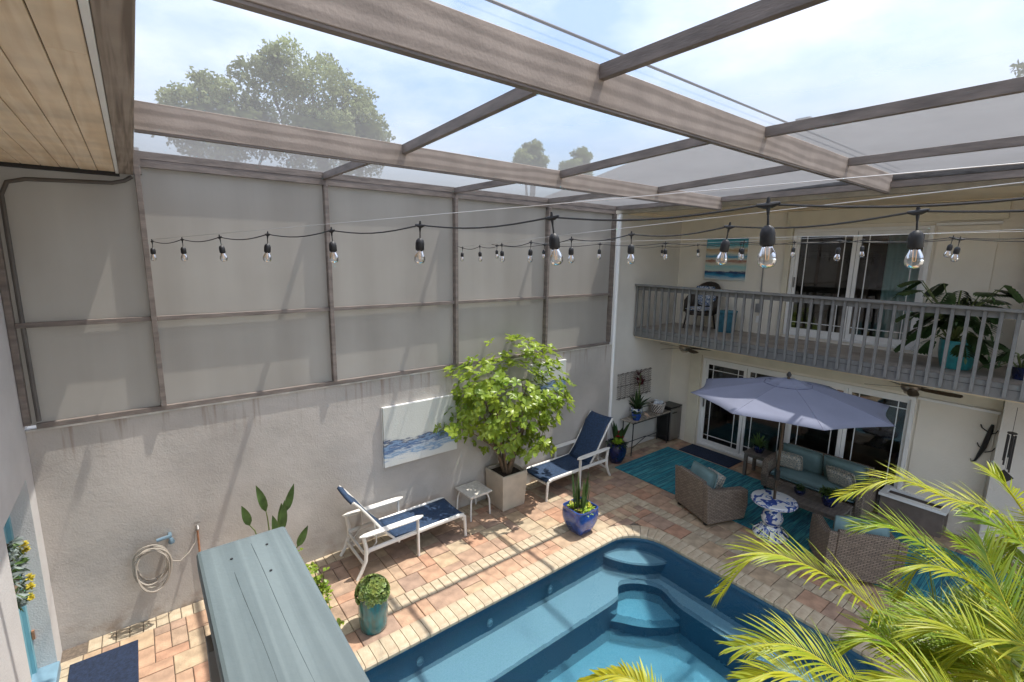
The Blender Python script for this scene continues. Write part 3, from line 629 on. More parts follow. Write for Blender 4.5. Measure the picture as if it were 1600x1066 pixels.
# wall screens
g = G(); g.box(-.95, 7.9, 6.69, 6.74, 2.571, 2.625); g.obj('bottom_rail', bronze, pe, bevel=.003)
g = G(); g.box(.15, 7.9, 6.695, 6.74, 5.28, 5.36); g.obj('top_rail', bronze, pe, bevel=.003)
g = G(); g.box(.0, 7.9, 6.692, 6.735, 5.362, 5.445); g.obj('top_plate', bronze, pe, bevel=.003)
px_ = [-1.01, .12, 2.08, 4.07, 6.04, 7.86]
for k, x in enumerate(px_):
    g = G(); g.box(x-.026, x+.026, 6.655, 6.745, 2.626, 5.19 if k == 0 else 5.28); g.obj('post', bronze, pe, bevel=.003)
for a, b in zip(px_, px_[1:]):
    g = G(); g.box(a+.027, b-.027, 6.68, 6.735, 3.62, 3.67); g.obj('mid_rail', bronze, pe, bevel=.003)
    for z0, z1 in ((2.6, 3.64), (3.645, 5.32 if a > 0 else 5.2)):
        g = G(); g.box(a, b, 6.75, 6.762, z0, z1); g.obj('frosted_panel', privacy, pe)
g = G(); g.tube([(.07, 6.70, 5.17), (.0, 6.70, 5.12), (-.1, 6.70, 5.09), (-.75, 6.70, 5.06), (-.88, 6.70, 5.02), (-.93, 6.70, 4.9), (-.93, 6.70, 3.7), (-.925, 6.70, 2.65)], .02, 8); g.obj('blurred_outline', outline_grey, pe, smooth=True)  # added dark tube, stands in for a blurred dark outline on the left panel
g = G(); g.box(-1.04, .155, 6.66, 6.75, 5.2, 5.47); g.obj('corner_plate', bronze, pe)
g = G(); g.box(7.9, 8.0, -3, 6.72, 5.36, 5.44); g.obj('house_plate', bronze, pe)

# ------------------------------------------------------------------ house across the pool
hs = thing('two_storey_house', 'beige two storey house with sliding doors and a deep porch across the pool', 'house')
XB = 10.3
g = G(); g.box(8.08, 10.3, 6.72, 6.92, -.02, 5.36); g.obj('side_wall', sidewall, hs)
g = G()
LD = (1.95, 5.86, .04, 2.14); UD = (2.08, 4.20, 2.93, 5.0)   # door openings y0,y1,z0,z1
g.box(XB, XB+.2, LD[1], 6.92, -.02, 2.6); g.box(XB, XB+.2, -6, LD[0], -.02, 2.6); g.box(XB, XB+.2, LD[0], LD[1], LD[3], 2.6); g.box(XB, XB+.2, LD[0], LD[1], -.02, LD[2])
g.box(XB, XB+.2, UD[1], 6.92, 2.6, 5.5); g.box(XB, XB+.2, -6, UD[0], 2.6, 5.5); g.box(XB, XB+.2, UD[0], UD[1], UD[3], 5.5); g.box(XB, XB+.2, UD[0], UD[1], 2.6, UD[2])
g.obj('back_wall', housewall, hs)
g = G(); g.box(XB-.06, XB-.001, 5.90, 6.18, 0, 2.63); g.box(XB-.06, XB-.001, .92, 5.90, 2.2, 2.63); g.obj('door_surround', trimbeige, hs, bevel=.004)
g = G(); g.box(XB-.07, XB-.001, 1.25, 4.33, 5.06, 5.34); g.obj('upper_header', trimbeige, hs, bevel=.004)
g = G(); g.box(XB-.05, XB-.002, 4.22, 4.33, 2.90, 5.058); g.obj('upper_side_trim', trimbeige, hs, bevel=.004)
g = G(); g.box(XB-.035, XB-.002, .95, 1.90, .3, 2.12); g.obj('shutter_panel', housewall, hs, bevel=.003)
g = G(); g.box(XB-.035, XB-.002, 1.32, 2.03, 2.95, 4.98); g.obj('shutter_panel', housewall, hs, bevel=.003)
g = G(); g.box(XB-.055, XB-.003, .93, 1.93, 2.125, 2.165); g.obj('white_track', whitepaint, hs)
g = G(); g.box(XB-.055, XB-.003, 1.30, 2.06, 4.99, 5.03); g.obj('white_track', whitepaint, hs)
g = G(); g.box(9.95, 10.299, -3, .88, -.02, 2.63); g.obj('pier', sidewall, hs)
g = G(); g.box(9.9, 10.299, -.5, .88, 2.9, 5.34); g.obj('pier', sidewall, hs)
g = G(); g.box(8.2, 10.3, -6, 6.72, 5.36, 5.46); g.obj('upper_soffit', soffitm, hs)
g = G(); g.box(8.05, 8.2, -6, 6.9, 5.30, 5.52); g.obj('fascia', mat('fascia_paint', (.42, .37, .29), .7), hs, bevel=.006)
g = G(); g.box(10.18, 10.299, 1.0, 6.72, 5.345, 5.36); g.box(8.3, 10.18, 6.66, 6.72, 5.30, 5.36); g.obj('cornice', soffitm, hs)
g = G(); g.box(8.80, 10.3, -6, 6.72, 2.64, 2.78); g.obj('porch_ceiling', soffitm, hs)
# roof with ridge
g = G(); g.add([(8.0, -8, 5.5), (8.0, 7.2, 5.5), (8.0, 10.6, 5.5), (12.6, 9.5, 7.45), (12.6, -8, 7.45), (17.2, -8, 5.5), (17.2, 10.6, 5.5)], [(0, 1, 3, 4), (1, 2, 3), (3, 6, 5, 4), (2, 6, 3)])
rf = g.obj('roof', shing, hs, solid=.08)
g = G(); g.box(6.9, 12, 7.7, 10.2, -.02, 5.2); g.obj('panel_blocker', mat('blocker_brown', (.20, .13, .09), .9), hs)  # unseen brown block, added to darken the right-hand frosted panels from behind
k_ = 0
for yy, xx, h in ((4.15, 12.2, .08), (2.75, 12.3, .06)):
    g = G(); g.tube([(xx, yy, 7.0), (xx, yy, 7.45+h)], .06, 10); g.obj('vent_pipe', roofpipe, rf, smooth=True)
g = G(); g.box(12.2, 12.5, 1.5, 2.6, 7.25, 7.42); g.obj('ridge_vent', mat('ridge_vent_pale', (.55, .55, .53), .7), rf)
g = G(); g.box(12.1, 12.4, 4.9, 5.2, 7.2, 7.55); g.obj('ridge_box', roofpipe, rf)
# interior
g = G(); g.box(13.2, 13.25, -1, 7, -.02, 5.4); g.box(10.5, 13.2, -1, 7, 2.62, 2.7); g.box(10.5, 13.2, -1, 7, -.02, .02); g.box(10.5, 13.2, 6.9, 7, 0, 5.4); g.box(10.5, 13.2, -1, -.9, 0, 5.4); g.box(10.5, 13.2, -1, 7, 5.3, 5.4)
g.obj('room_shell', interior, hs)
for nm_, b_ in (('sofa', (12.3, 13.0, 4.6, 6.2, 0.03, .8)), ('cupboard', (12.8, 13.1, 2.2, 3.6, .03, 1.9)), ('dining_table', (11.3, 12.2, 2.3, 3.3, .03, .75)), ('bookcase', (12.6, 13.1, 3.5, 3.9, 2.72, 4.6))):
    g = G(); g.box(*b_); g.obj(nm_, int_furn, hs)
g = G()
pts = [(10.62+.03*sin(i*1.3), 2.13+.62*i/24) for i in range(25)]
g.add([(x, y, z) for z in (2.96, 4.96) for x, y in pts], [(i, i+1, 26+i, 25+i) for i in range(24)]); g.obj('curtain', curtain, hs, smooth=True, solid=.004)
def slider(y0, y1, z0, z1, npan, name):
    fr = G(); t = .06
    x0, x1 = XB-.03, XB+.10
    fr.box(x0, x1, y0, y0+t, z0, z1); fr.box(x0, x1, y1-t, y1, z0, z1); fr.box(x0, x1, y0+t, y1-t, z1-t, z1); fr.box(x0, x1, y0+t, y1-t, z0, z0+.045)
    F = fr.obj(name, whitepaint, hs, bevel=.004)
    wdt = (y1-y0-2*t)/npan
    for i in range(npan):
        a = y0+t+i*wdt; b = a+wdt; xo = XB+.0 if i % 2 else XB+.035; s = .062
        q = G(); q.box(xo, xo+.03, a+.001, a+s, z0+.046, z1-t-.001); q.box(xo, xo+.03, b-s, b-.001, z0+.046, z1-t-.001); q.box(xo, xo+.03, a+s, b-s, z1-t-.075, z1-t-.001); q.box(xo, xo+.03, a+s, b-s, z0+.046, z0+.15)
        q.obj('sash', whitepaint, F, bevel=.003)
        q = G(); q.add([(xo+.015, a+s-.01, z0+.14), (xo+.015, b-s+.01, z0+.14), (xo+.015, b-s+.01, z1-t-.07), (xo+.015, a+s-.01, z1-t-.07)], [(0, 3, 2, 1)]); q.obj('pane', winglass, F)
        for yy in (a+s+.12, b-s-.12):
            q = G(); q.box(xo+.004, xo+.014, yy-.007, yy+.007, z0+.15, z1-t-.075); q.obj('muntin', whitepaint, F)
        for zz in (z0+.27, z1-t-.19):
            q = G(); q.box(xo+.003, xo+.0135, a+s, b-s, zz-.007, zz+.007); q.obj('muntin', whitepaint, F)
    q = G(); q.bar((XB-.045, y1-.10, z0+.95), (XB-.045, y1-.10, z0+1.15), .02, .03); q.obj('handle', steel, F)
slider(*LD, 4, 'lower_sliding_door'); slider(*UD, 2, 'upper_sliding_door')
g = G(); g.tube([(10.28, 4.74, 5.3), (10.28, 4.72, 3.5)], .012, 8); g.box(10.2, 10.299, 4.67, 4.77, 3.32, 3.50); g.obj('conduit', mat('conduit_grey', (.25, .25, .25), .5), hs)
g = G(); g.box(10.27, 10.299, 4.68, 4.76, 3.10, 3.24); g.obj('outlet', whitepaint, hs)
# balcony
bl = thing('wooden_balcony', 'long grey wooden balcony with vertical balusters across the beige house', 'balcony')
g = G(); g.box(8.78, 10.3, -6, 6.71, 2.80, 2.87); g.obj('deck', deckm, bl)
g = G(); g.box(8.74, 8.78, -6, 6.71, 2.67, 2.875); g.obj('fascia_board', woodgray, bl)
g = G(); g.box(8.735, 8.742, -6, 6.71, 2.80, 2.806); g.obj('fascia_groove', black, bl)
g = G(); g.box(8.66, 8.80, -6, 6.71, 3.80, 3.84); g.obj('handrail', woodgray, bl, bevel=.005)
g = G(); g.box(8.735, 8.775, -6, 6.71, 3.71, 3.80); g.obj('upper_rail', woodgray, bl)
g = G(); g.box(8.695, 8.735, -.02, .02, 2.70, 3.798); bal0 = g.obj('baluster', woodgray, bl, bevel=.003); bal0.location = (0, 6.66, 0)
for k in range(1, 48): share(bal0, bl, (0, 6.66-.1585*k, 0))

# ------------------------------------------------------------------ ceiling fans
def fan(loc, rz, label):
    t = thing('ceiling_fan', label, 'ceiling fan', loc, rz, 'bronze ceiling fans under the balcony')
    g = G(); g.lathe([(.06, .0), (.06, .03), (.018, .04), (.018, .1), (.06, .12), (.07, .18)], 16); g.obj('canopy_mount', fan_metal, t, smooth=True, loc=(0, 0, 0))
    g = G(); g.lathe([(.04, -.12), (.11, -.10), (.13, -.06), (.13, -.02), (.07, .0)], 24); g.obj('motor', fan_metal, t, smooth=True)
    g = G(); g.lathe([(.02, -.17), (.07, -.16), (.085, -.125)], 20); g.obj('light_kit', mat('frosted_glass_shade', (.5, .42, .32), .3), t, smooth=True)
    for k in range(5):
        g = G(); M_ = Matrix.Rotation(2*pi*k/5, 4, 'Z') @ Matrix.Rotation(R(12), 4, 'X')
        pts = [(.13, -.04), (.2, -.065), (.5, -.075), (.62, -.055), (.64, 0), (.62, .055), (.5, .07), (.2, .055), (.13, .035)]
        g.add([M_ @ V((x, y, z)) for z in (-.062, -.055) for x, y in pts], [tuple(range(8, -1, -1)), tuple(range(9, 18))]+[(i, (i+1) % 9, 9+(i+1) % 9, 9+i) for i in range(9)])
        g.obj('blade', fan_bronze, t)
    return t
f1 = fan((9.75, 6.05, 2.46), .3, 'dark bronze ceiling fan above the console table')
f2 = fan((9.75, 1.95, 2.46), .9, 'dark bronze ceiling fan right of the umbrella')

# ------------------------------------------------------------------ loungers
def lounger(loc, rz, label, bh=1.12, bx=.02):
    t = thing('chaise_lounge', label, 'lounger', loc, rz, 'white framed chaise lounges along the stucco wall')
    W_ = .31
    for s in (-1, 1):
        y = s*W_
        g = G(); g.tube([(.10, y, .36), (.5, y, .37), (1.2, y, .38), (1.62, y, .385), (1.70, y, .37)], .026, 8, flat=1.3); g.obj('side_rail', white_frame, t, smooth=True)
        g = G(); g.tube([(1.68, y, .385), (1.725, y, .34), (1.735, y, .2), (1.745, y, 0)], [.024, .026, .024, .021], 8); g.obj('leg', white_frame, t, smooth=True)
        g = G(); g.bar((.90, y+s*.03, .60), (.905, y+s*.03, 0), .05, .03, (1, 0, 0)); g.obj('leg', white_frame, t, bevel=.006)
        g = G(); g.tube([(.09, y+s*.03, .60), (.12, y+s*.03, .42), (.11, y+s*.03, .25), (.04, y+s*.03, .09), (-.02, y+s*.03, 0)], [.026, .03, .028, .025, .022], 8); g.obj('leg', white_frame, t, smooth=True)
        g = G(); n_ = 12; top_ = []
        for i in range(n_+1):
            u = i/n_; x = .03+.96*u; hw = .035+.022*math.sqrt(max(0, 1-(2*u-1)**6))*(0.6+.4*u); hw *= min(1, math.sqrt(max(.05, 1-(2*u-1)**10)))
            top_.append((x, hw))
        poly = [(x, y+s*.03-hw) for x, hw in top_]+[(x, y+s*.03+hw) for x, hw in reversed(top_)]
        g.prism(poly, .605, .63); g.obj('armrest', white_frame, t, bevel=.007, smooth=True, ang=50)
        g = G(); g.tube([(.56, y*.93, .385), (.40, y*.93, .56), (.22, y*.93, .82), (bx+.05, y*.93, bh-.09), (bx-.03, y*.93, bh)], .017, 8); g.obj('back_rail', white_frame, t, smooth=True)
        g = G(); g.tube([(.28, y*.85, .72), (.30, y*.85, .42), (.12, y*.85, .22)], .009, 6); g.obj('recline_brace', white_frame, t)
    for x, z in ((.08, .20), (.62, .33), (1.70, .30), (.10, .34)):
        g = G(); g.bar((x, -W_, z), (x, W_, z), .028, .04); g.obj('crossbar', white_frame, t, bevel=.004)
    def sling(path, hw, th):
        g = G(); k = len(path); vs = []
        for (x, z) in path:
            for j in range(7):
                v = -1+2*j/6; vs.append((x, v*hw, z-.018*(1-v*v)))
        fs = [(i*7+j, i*7+j+1, (i+1)*7+j+1, (i+1)*7+j) for i in range(k-1) for j in range(6)]
        g.add(vs, fs); return g
    sling([(.56+1.12*i/14, .398-.012*sin(pi*i/14)) for i in range(15)]+[(1.71, .385), (1.725, .355)], W_-.015, .01).obj('seat_sling', navy, t, smooth=True, solid=.008, ang=180)
    sling([(.57, .40), (.50, .47), (.40, .58), (.30, .72), (.20, .87), (.10, bh-.14), (bx+.02, bh-.03), (bx-.04, bh+.01), (bx-.06, bh-.02)], W_*.93-.01, .01).obj('back_sling', navy, t, smooth=True, solid=.008, ang=180)
    return t
l1 = lounger((2.02, 6.24, 0), 0, 'chaise lounge lying dappled in leaf shade beside the white side table')
l2 = lounger((7.27, 6.33, 0), pi+R(1.5), 'chaise lounge with raised back behind the tall potted bush', 1.2, -.04)

# ------------------------------------------------------------------ white side table
t = thing('side_table', 'small square white outdoor table between the lounger and the big planter', 'side table', (4.25, 6.44, 0), .03)
g = G(); g.box(-.225, .225, -.235, .235, .415, .445); g.obj('tabletop', mat('mottled_table', (.66, .62, .55), .5, .12, 30), t, bevel=.006)
g = G(); g.box(-.19, .19, -.2, .2, .385, .414); g.obj('apron', white_frame, t)
for sx in (-1, 1):
    for sy in (-1, 1):
        g = G(); g.tube([(sx*.10, sy*.11, .39), (sx*.17, sy*.18, .36), (sx*.19, sy*.20, .28), (sx*.20, sy*.21, 0)], .014, 8); g.obj('leg', white_frame, t, smooth=True)

# ------------------------------------------------------------------ planter and big bush
def rnd_dir(zmin=-1, zmax=1):
    z = random.uniform(zmin, zmax); a = random.uniform(0, 2*pi); r = math.sqrt(max(0, 1-z*z)); return V((r*cos(a), r*sin(a), z))
t = thing('stone_planter', 'large square beige planter holding the tall leafy bush', 'planter', (4.91, 6.38, 0))
g = G(); n_ = 4
g.lathe([(.335, 0), (.345, .05), (.385, .62), (.375, .66), (.335, .66), (.325, .6)], 4, rz=pi/4); g.obj('pot', planterm, t, bevel=.012)
g = G(); g.lathe([(.32, .55), (.32, .605)], 4, rz=pi/4); g.obj('soil', soil, t)
tb = thing('tall_potted_bush', 'tall bright green bush with glossy rounded leaves in the square planter', 'bush', (4.91, 6.36, .60))
brs = []
g = G()
tops = []
for k in range(13):
    a = 2*pi*k/13+random.uniform(-.2, .2); rr = random.uniform(.35, 1.0); hh = random.uniform(.6, 1.9)
    tip = V((rr*1.12*cos(a), min(.27, rr*.72*sin(a)), hh)); p0 = V((.06*cos(a), .06*sin(a), 0)); mid = p0.lerp(tip, .5)+V((random.uniform(-.1, .1), random.uniform(-.06, .04), .12))
    g.tube([p0, p0.lerp(mid, .5)+V((random.uniform(-.04, .04), 0, .03)), mid, mid.lerp(tip, .55), tip], [.026, .02, .015, .010, .005], 6)
    for j in range(5):
        b0 = mid.lerp(tip, random.random()); b1 = b0+rnd_dir(-.1, 1)*random.uniform(.15, .4); b1.y = min(b1.y, .3); g.tube([b0, b0.lerp(b1, .5)+V((0, 0, .02)), b1], [.007, .005, .003], 5); tops.append(b1)
    tops.append(tip)
g.obj('branches', stem, tb, smooth=True)
g = G(); cl = []
tries = 0
while len(cl) < 400 and tries < 9000:
    tries += 1
    p = V((random.uniform(-1.35, 1.45), random.uniform(-.95, .33), random.uniform(.15, 2.42)))
    e = ((p.x-.05)/1.22)**2+(p.y/.86)**2+((p.z-1.32)/1.08)**2
    lump = .18*sin(p.x*4.1+1)*cos(p.z*3.7)+.12*sin(p.z*7+p.x*3)
    if e+lump*1.9 > 1.0 or e < .3 and random.random() < .75 or sin(p.x*6.3+2)*sin(p.y*7+1)*sin(p.z*6.1) > .28: continue
    if p.z < .75 and abs(p.x) > .95: continue
    cl.append(p)
cl += tops
for p in cl:
    if p.y > .33: continue
    ax = (p-V((0, 0, .9))).normalized()+V((0, 0, .5))+rnd_dir()*.45; ax.normalize(); kk = random.choice((5, 6, 7, 8))
    tn = random.random(); side = ax.cross(V((.3, .5, .8))).normalized(); s2 = ax.cross(side)
    for j in range(kk):
        a = 2*pi*j/kk+random.uniform(-.3, .3); el = random.uniform(.1, .75); d_ = (side*cos(a)+s2*sin(a))*cos(el)+ax*sin(el)
        g.leaf(p+d_*.01, d_, random.uniform(.085, .13), random.uniform(.052, .075), .45, .25, 4, upv=ax, tone=tn, wpos=.8)
g.obj('crown', leaf_bush, tb, smooth=True, ang=180)

# ------------------------------------------------------------------ pots with plants
def rosette(g, p, n, L_, wd, el=(.2, 1.3), droop=.6, seg=4, fold=.2, jit=.02, wpos=.45):
    for j in range(n):
        a = random.uniform(0, 2*pi); e = random.uniform(*el); d_ = V((cos(a)*cos(e), sin(a)*cos(e), sin(e)))
        l_ = random.uniform(*L_) if isinstance(L_, tuple) else L_*random.uniform(.75, 1.15)
        g.leaf(V(p)+V((random.uniform(-jit, jit), random.uniform(-jit, jit), 0)), d_, l_, wd*random.uniform(.8, 1.2), droop, fold, seg, wpos=wpos)
def round_pot(t, r0, r1, h, mt, n=28, belly=0., rim=.012, sq=0., name='pot'):
    prof = [(r0*.92, 0), (r0, .01)]
    for i in range(1, 9):
        u = i/8; prof.append((r0+(r1-r0)*u+belly*sin(pi*u), .01+(h-.02)*u))
    prof += [(r1+rim*.5, h), (r1-rim, h), (r1-rim*1.6, h-.05)]
    g = G(); g.lathe(prof, n, sq=sq, rz=pi/4 if sq == 0 and n == 4 else 0); g.obj(name, mt, t, smooth=True, ang=50)
    g = G(); g.lathe([(r1-rim*1.7, h-.08), (r1-rim*1.7, h-.04)], n, sq=sq); g.obj('soil', soil, t)
# blue pot with snake plants
t = thing('cobalt_planter', 'square cobalt blue glazed pot at the pool corner', 'plant pot', (5.35, 4.96, 0))
round_pot(t, .145, .22, .43, cobalt, 40, .04, sq=7.)
t = thing('snake_plant', 'upright snake plant with mixed flowers in the square blue pot', 'plant', (5.35, 4.96, .36))
g = G()
for k in range(30):
    a = random.uniform(0, 2*pi); r = random.uniform(.01, .13); p = V((r*cos(a), r*sin(a), 0)); d_ = V((cos(a)*.10, sin(a)*.10, 1))
    g.leaf(p, d_, random.uniform(.25, .66), .038, .0, .3, 5, upv=(cos(a*3), sin(a*3), 0), wpos=.6)
g.obj('tall_leaves', leaf_mid, t, smooth=True, ang=180)
g = G()
for k in range(26):
    a = random.uniform(0, 2*pi); r = random.uniform(.08, .17); rosette(g, (r*cos(a), r*sin(a), .02), 9, .08, .028, (.1, 1.2), .8, 3)
g.obj('low_foliage', leaf_lime, t, smooth=True, ang=180)
g = G()
for k in range(16):
    a = random.uniform(0, 2*pi); r = random.uniform(.12, .19); rosette(g, (r*cos(a), r*sin(a), .07), 5, .025, .02, (.1, 1.2), .2, 2)
g.obj('blossoms', petal_y, t)
# teal pot with jade
t = thing('teal_planter', 'tall teal glazed cylinder pot by the pool edge', 'plant pot', (1.86, 4.98, 0))
round_pot(t, .155, .168, .47, tealglaze, 32, .01)
t = thing('jade_plant', 'bushy pale green succulent filling the teal cylinder pot', 'plant', (1.86, 4.98, .42))
g = G()
for k in range(170):
    d_ = rnd_dir(-.1, 1); p = V((d_.x*.17, d_.y*.17, .03+d_.z*.17)); ax = d_
    side = ax.cross(V((.2, .9, .3))).normalized(); s2 = ax.cross(side)
    for j in range(6):
        a = 2*pi*j/6+random.random(); g.leaf(p, (side*cos(a)+s2*sin(a))*.8+ax*.6, .055, .042, .1, .25, 3, upv=ax, wpos=.8)
g.obj('foliage', leaf_jade, t, smooth=True, ang=180)
# navy pot near the console with flowers and canna leaves
t = thing('navy_planter', 'round dark navy pot overflowing with flowers beside the console table', 'plant pot', (7.92, 6.36, 0))
round_pot(t, .13, .195, .46, navyglaze, 32, .05)
t = thing('flower_arrangement', 'mixed arrangement of red, lime and white blooms in the dark navy pot', 'plant', (7.92, 6.36, .42))
g = G()
for k in range(9):
    a = random.uniform(0, 2*pi); g.leaf((.06*cos(a), .06*sin(a), 0), (cos(a)*.22, sin(a)*.22-.08, 1), random.uniform(.45, .75), .10, .5, .2, 6, upv=(sin(a), cos(a), .2))
g.obj('tall_leaves', leaf_dark, t, smooth=True, ang=180)
g = G(); [rosette(g, (-.12+random.uniform(-.07, .07), -.08+random.uniform(-.08, .08), .10), 14, .10, .05, (.1, 1.4), .4, 3) for k in range(9)]; g.obj('lime_foliage', leaf_lime, t, smooth=True, ang=180)
g = G(); [rosette(g, (random.uniform(-.1, .1), random.uniform(-.14, .06), .2), 14, .085, .055, (.1, 1.4), .3, 3) for k in range(7)]; g.obj('red_blooms', petal_r, t)
g = G(); [rosette(g, (random.uniform(.02, .12), random.uniform(-.16, -.06), random.uniform(.06, .14)), 7, .028, .022, (.1, 1.4), .2, 2) for k in range(10)]; g.obj('white_blooms', petal_w, t)
g = G()
for k in range(14):
    a = 2*pi*k/14; rosette(g, (.18*cos(a), .18*sin(a), .02), 10, .09, .03, (-.5, .8), .9, 3)
g.obj('trailing_foliage', leaf_dark, t, smooth=True, ang=180)

# ------------------------------------------------------------------ console table and what stands on it
t = thing('console_table', 'long stone topped console table on black iron legs against the porch side wall', 'console table', (9.12, 6.50, 0))
g = G(); g.box(-.74, .72, -.17, .17, .775, .80); g.obj('tabletop', mat('granite', (.34, .29, .23), .35, .5, 22, detail=8), t, bevel=.006)
for sx in (-.66, .64):
    for sy in (-.14, .14):
        g = G(); g.tube([(sx, sy, .775), (sx, sy, .5), (sx-.02*(1 if sx > 0 else -1)*-1, sy, 0)], .012, 8); g.obj('leg', black, t)
g = G(); g.box(-.68, .66, -.15, -.13, .74, .774); g.box(-.68, .66, .13, .15, .74, .774); g.obj('apron', black, t)
g = G(); g.tube([(-.66, -.14, .18), (0, 0, .26), (.64, .14, .18)], .009, 6); g.obj('cross_brace', black, t)
g = G(); g.tube([(-.66, .14, .18), (0, 0, .275), (.64, -.14, .18)], .009, 6); g.obj('cross_brace', black, t)
def bowl_pot(name, label, loc, r, h, mt, plant): 
    t = thing(name, label, 'plant pot', loc); round_pot(t, r*.7, r, h, mt, 24, r*.15, .008); return t
bowl_pot('blue_pot', 'bright blue round pot at the left end of the console table', (8.62, 6.42, .80), .11, .17, cobalt, None)
t = thing('trailing_plant', 'small arching green plant in the bright blue pot on the console', 'plant', (8.62, 6.42, .93))
g = G(); rosette(g, (0, 0, 0), 34, (.10, .24), .03, (.2, 1.2), 1.3, 5); g.obj('foliage', leaf_mid, t, smooth=True, ang=180)
bowl_pot('patterned_pot', 'blue and white pot behind the bright blue one on the console', (8.80, 6.55, .80), .13, .22, ceram, None)
t = thing('bromeliad', 'tall green plant with a dark red crown on the console table', 'plant', (8.80, 6.55, .98))
g = G()
rosette(g, (0, 0, 0), 26, (.3, .55), .06, (.5, 1.45), .5, 5)
g.obj('foliage', leaf_dark, t, smooth=True, ang=180)
g = G()
for k in range(7): rosette(g, (random.uniform(-.04, .10), random.uniform(-.08, .02), .55+.05*k), 11, .13, .03, (.0, 1.3), .4, 4)
g.obj('red_leaves', leaf_red, t, smooth=True, ang=180)
g = G(); g.tube([(0, 0, 0), (.02, -.02, .5), (.03, -.03, .85)], .012, 6); g.obj('stalk', stemg, t)
t = thing('starfish', 'tan starfish ornament lying on the console table', 'ornament', (9.0, 6.42, .805), .4)
g = G(); vs = [(0, 0, .05)]+[((.10 if i % 2 == 0 else .035)*cos(pi*i/5), (.10 if i % 2 == 0 else .035)*sin(pi*i/5), 0 if i % 2 == 0 else .012) for i in range(10)]+[(0, 0, -.003)]
g.add(vs, [(0, 1+i, 1+(i+1) % 10) for i in range(10)]+[(11, 1+(i+1) % 10, 1+i) for i in range(10)]); g.obj('body', shellm, t); t.rotation_euler = (R(35), R(-10), .4); t.location = (9.0, 6.42, .84)
t = thing('towel_basket', 'round white woven basket of rolled towels on the console table', 'basket', (9.50, 6.49, .80))
g = G(); nb_ = 18
for row_ in range(5):
    for j in range(nb_):
        a0 = 2*pi*(j+(row_ % 2)*.5)/nb_; r = .135+.008*row_; z = .02+.042*row_; a1 = a0+2*pi/nb_*.8
        g.tube([(r*cos(a0), r*sin(a0), z), ((r+.008)*cos((a0+a1)/2), (r+.008)*sin((a0+a1)/2), z+.022), ((r+.004)*cos(a1), (r+.004)*sin(a1), z+.044)], .010, 5)
g.obj('weave', basketm, t, kind='stuff')
g = G(); g.lathe([(.125, 0), (.128, .02), (.158, .215)], 24); g.obj('liner', mat('basket_dark', (.13, .09, .07), .9), t)
g = G(); g.tube([(.175*cos(2*pi*i/20), .175*sin(2*pi*i/20), .225) for i in range(21)], .013, 6); g.obj('rim', basketm, t, smooth=True)
for k, (dx, dy, rr) in enumerate(((-.06, 0, .3), (.05, .05, 1.2), (.04, -.06, .1))):
    g = G(); g.tube([(dx-.07*cos(rr), dy-.07*sin(rr), .235), (dx, dy, .245), (dx+.07*cos(rr), dy+.07*sin(rr), .235)], [.04, .047, .04], 12); g.obj('towel', towel, t, smooth=True)
g = G(); g.lathe([(.03, 0), (.07, .02), (.085, .1), (.06, .17), (.02, .2)], 16); tag(g.obj('black_kettle', blackp, smooth=True, loc=(9.73, 6.6, .80)), 'round black appliance half hidden behind the towel basket', 'appliance')
t = thing('mini_fridge', 'small black fridge with a stainless door under the console table end', 'fridge', (10.05, 6.50, 0))
g = G(); g.box(-.22, .22, -.15, .18, .02, .86); g.obj('body', blackp, t, bevel=.01)
g = G(); g.box(-.215, .215, -.185, -.153, .05, .84); g.obj('door', steel, t, bevel=.008)
g = G(); g.box(-.225, .225, -.19, .185, .862, .885); g.obj('top', blackp, t, bevel=.006)
g = G(); g.bar((-.17, -.195, .74), (.0, -.195, .74), .015, .02); g.obj('handle', blackp, t)
# metal wall art: many strips
t = thing('metal_wall_art', 'rectangular herringbone metal wall art above the console table', 'wall art', (8.86, 6.70, 1.55))
g = G(); random.seed(3)
for i in range(15):
    for j in range(14):
        x = -.62+1.24*(i+.5)/15; z = -.31+.62*(j+.5)/14; s = 1 if i % 2 else -1
        g.bar((x-.035, -.01, z-.018*s), (x+.035, -.01+random.uniform(-.01, .01), z+.018*s), .006, .014, (0, 0, 1))
g.obj('strips', mat('aged_metal', (.13, .095, .085), .5, .5, 15, metal=.4, col2=(.4, .37, .34)), t, kind='stuff')
g = G()
for z in (-.28, .0, .28): g.bar((-.62, .0, z), (.62, .0, z), .008, .01)
g.obj('frame', black, t)

# ------------------------------------------------------------------ canvases
def canvas(name, label, mt, loc, w_, h_, rz, cat='painting', side=whitepaint):
    t = thing(name, label, cat, loc, rz)
    g = G(); g.box(-w_/2, w_/2, -.022, .022, -h_/2, h_/2); g.obj('canvas', mt, t, bevel=.004)
    g = G(); g.box(-w_/2-.006, w_/2+.006, .0225, .03, -h_/2-.006, h_/2+.006); g.box(-w_/2, w_/2, -.02, .02, h_/2+.001, h_/2+.008); g.obj('frame', side, t)
    return t
canvas('seascape_painting', 'white canvas with a blue and grey seascape hung on the stucco wall', paint_sea, (3.41, 6.688, 1.62), 1.30, .96, 0)
canvas('small_painting', 'pale canvas with a blue band mostly hidden behind the tall bush', paint_sea, (6.15, 6.688, 2.08), .9, .62, 0)
canvas('balcony_painting', 'tall canvas of turquoise and sand bands on the balcony wall', paint_bands, (10.27, 5.55, 4.40), .92, .90, -pi/2)

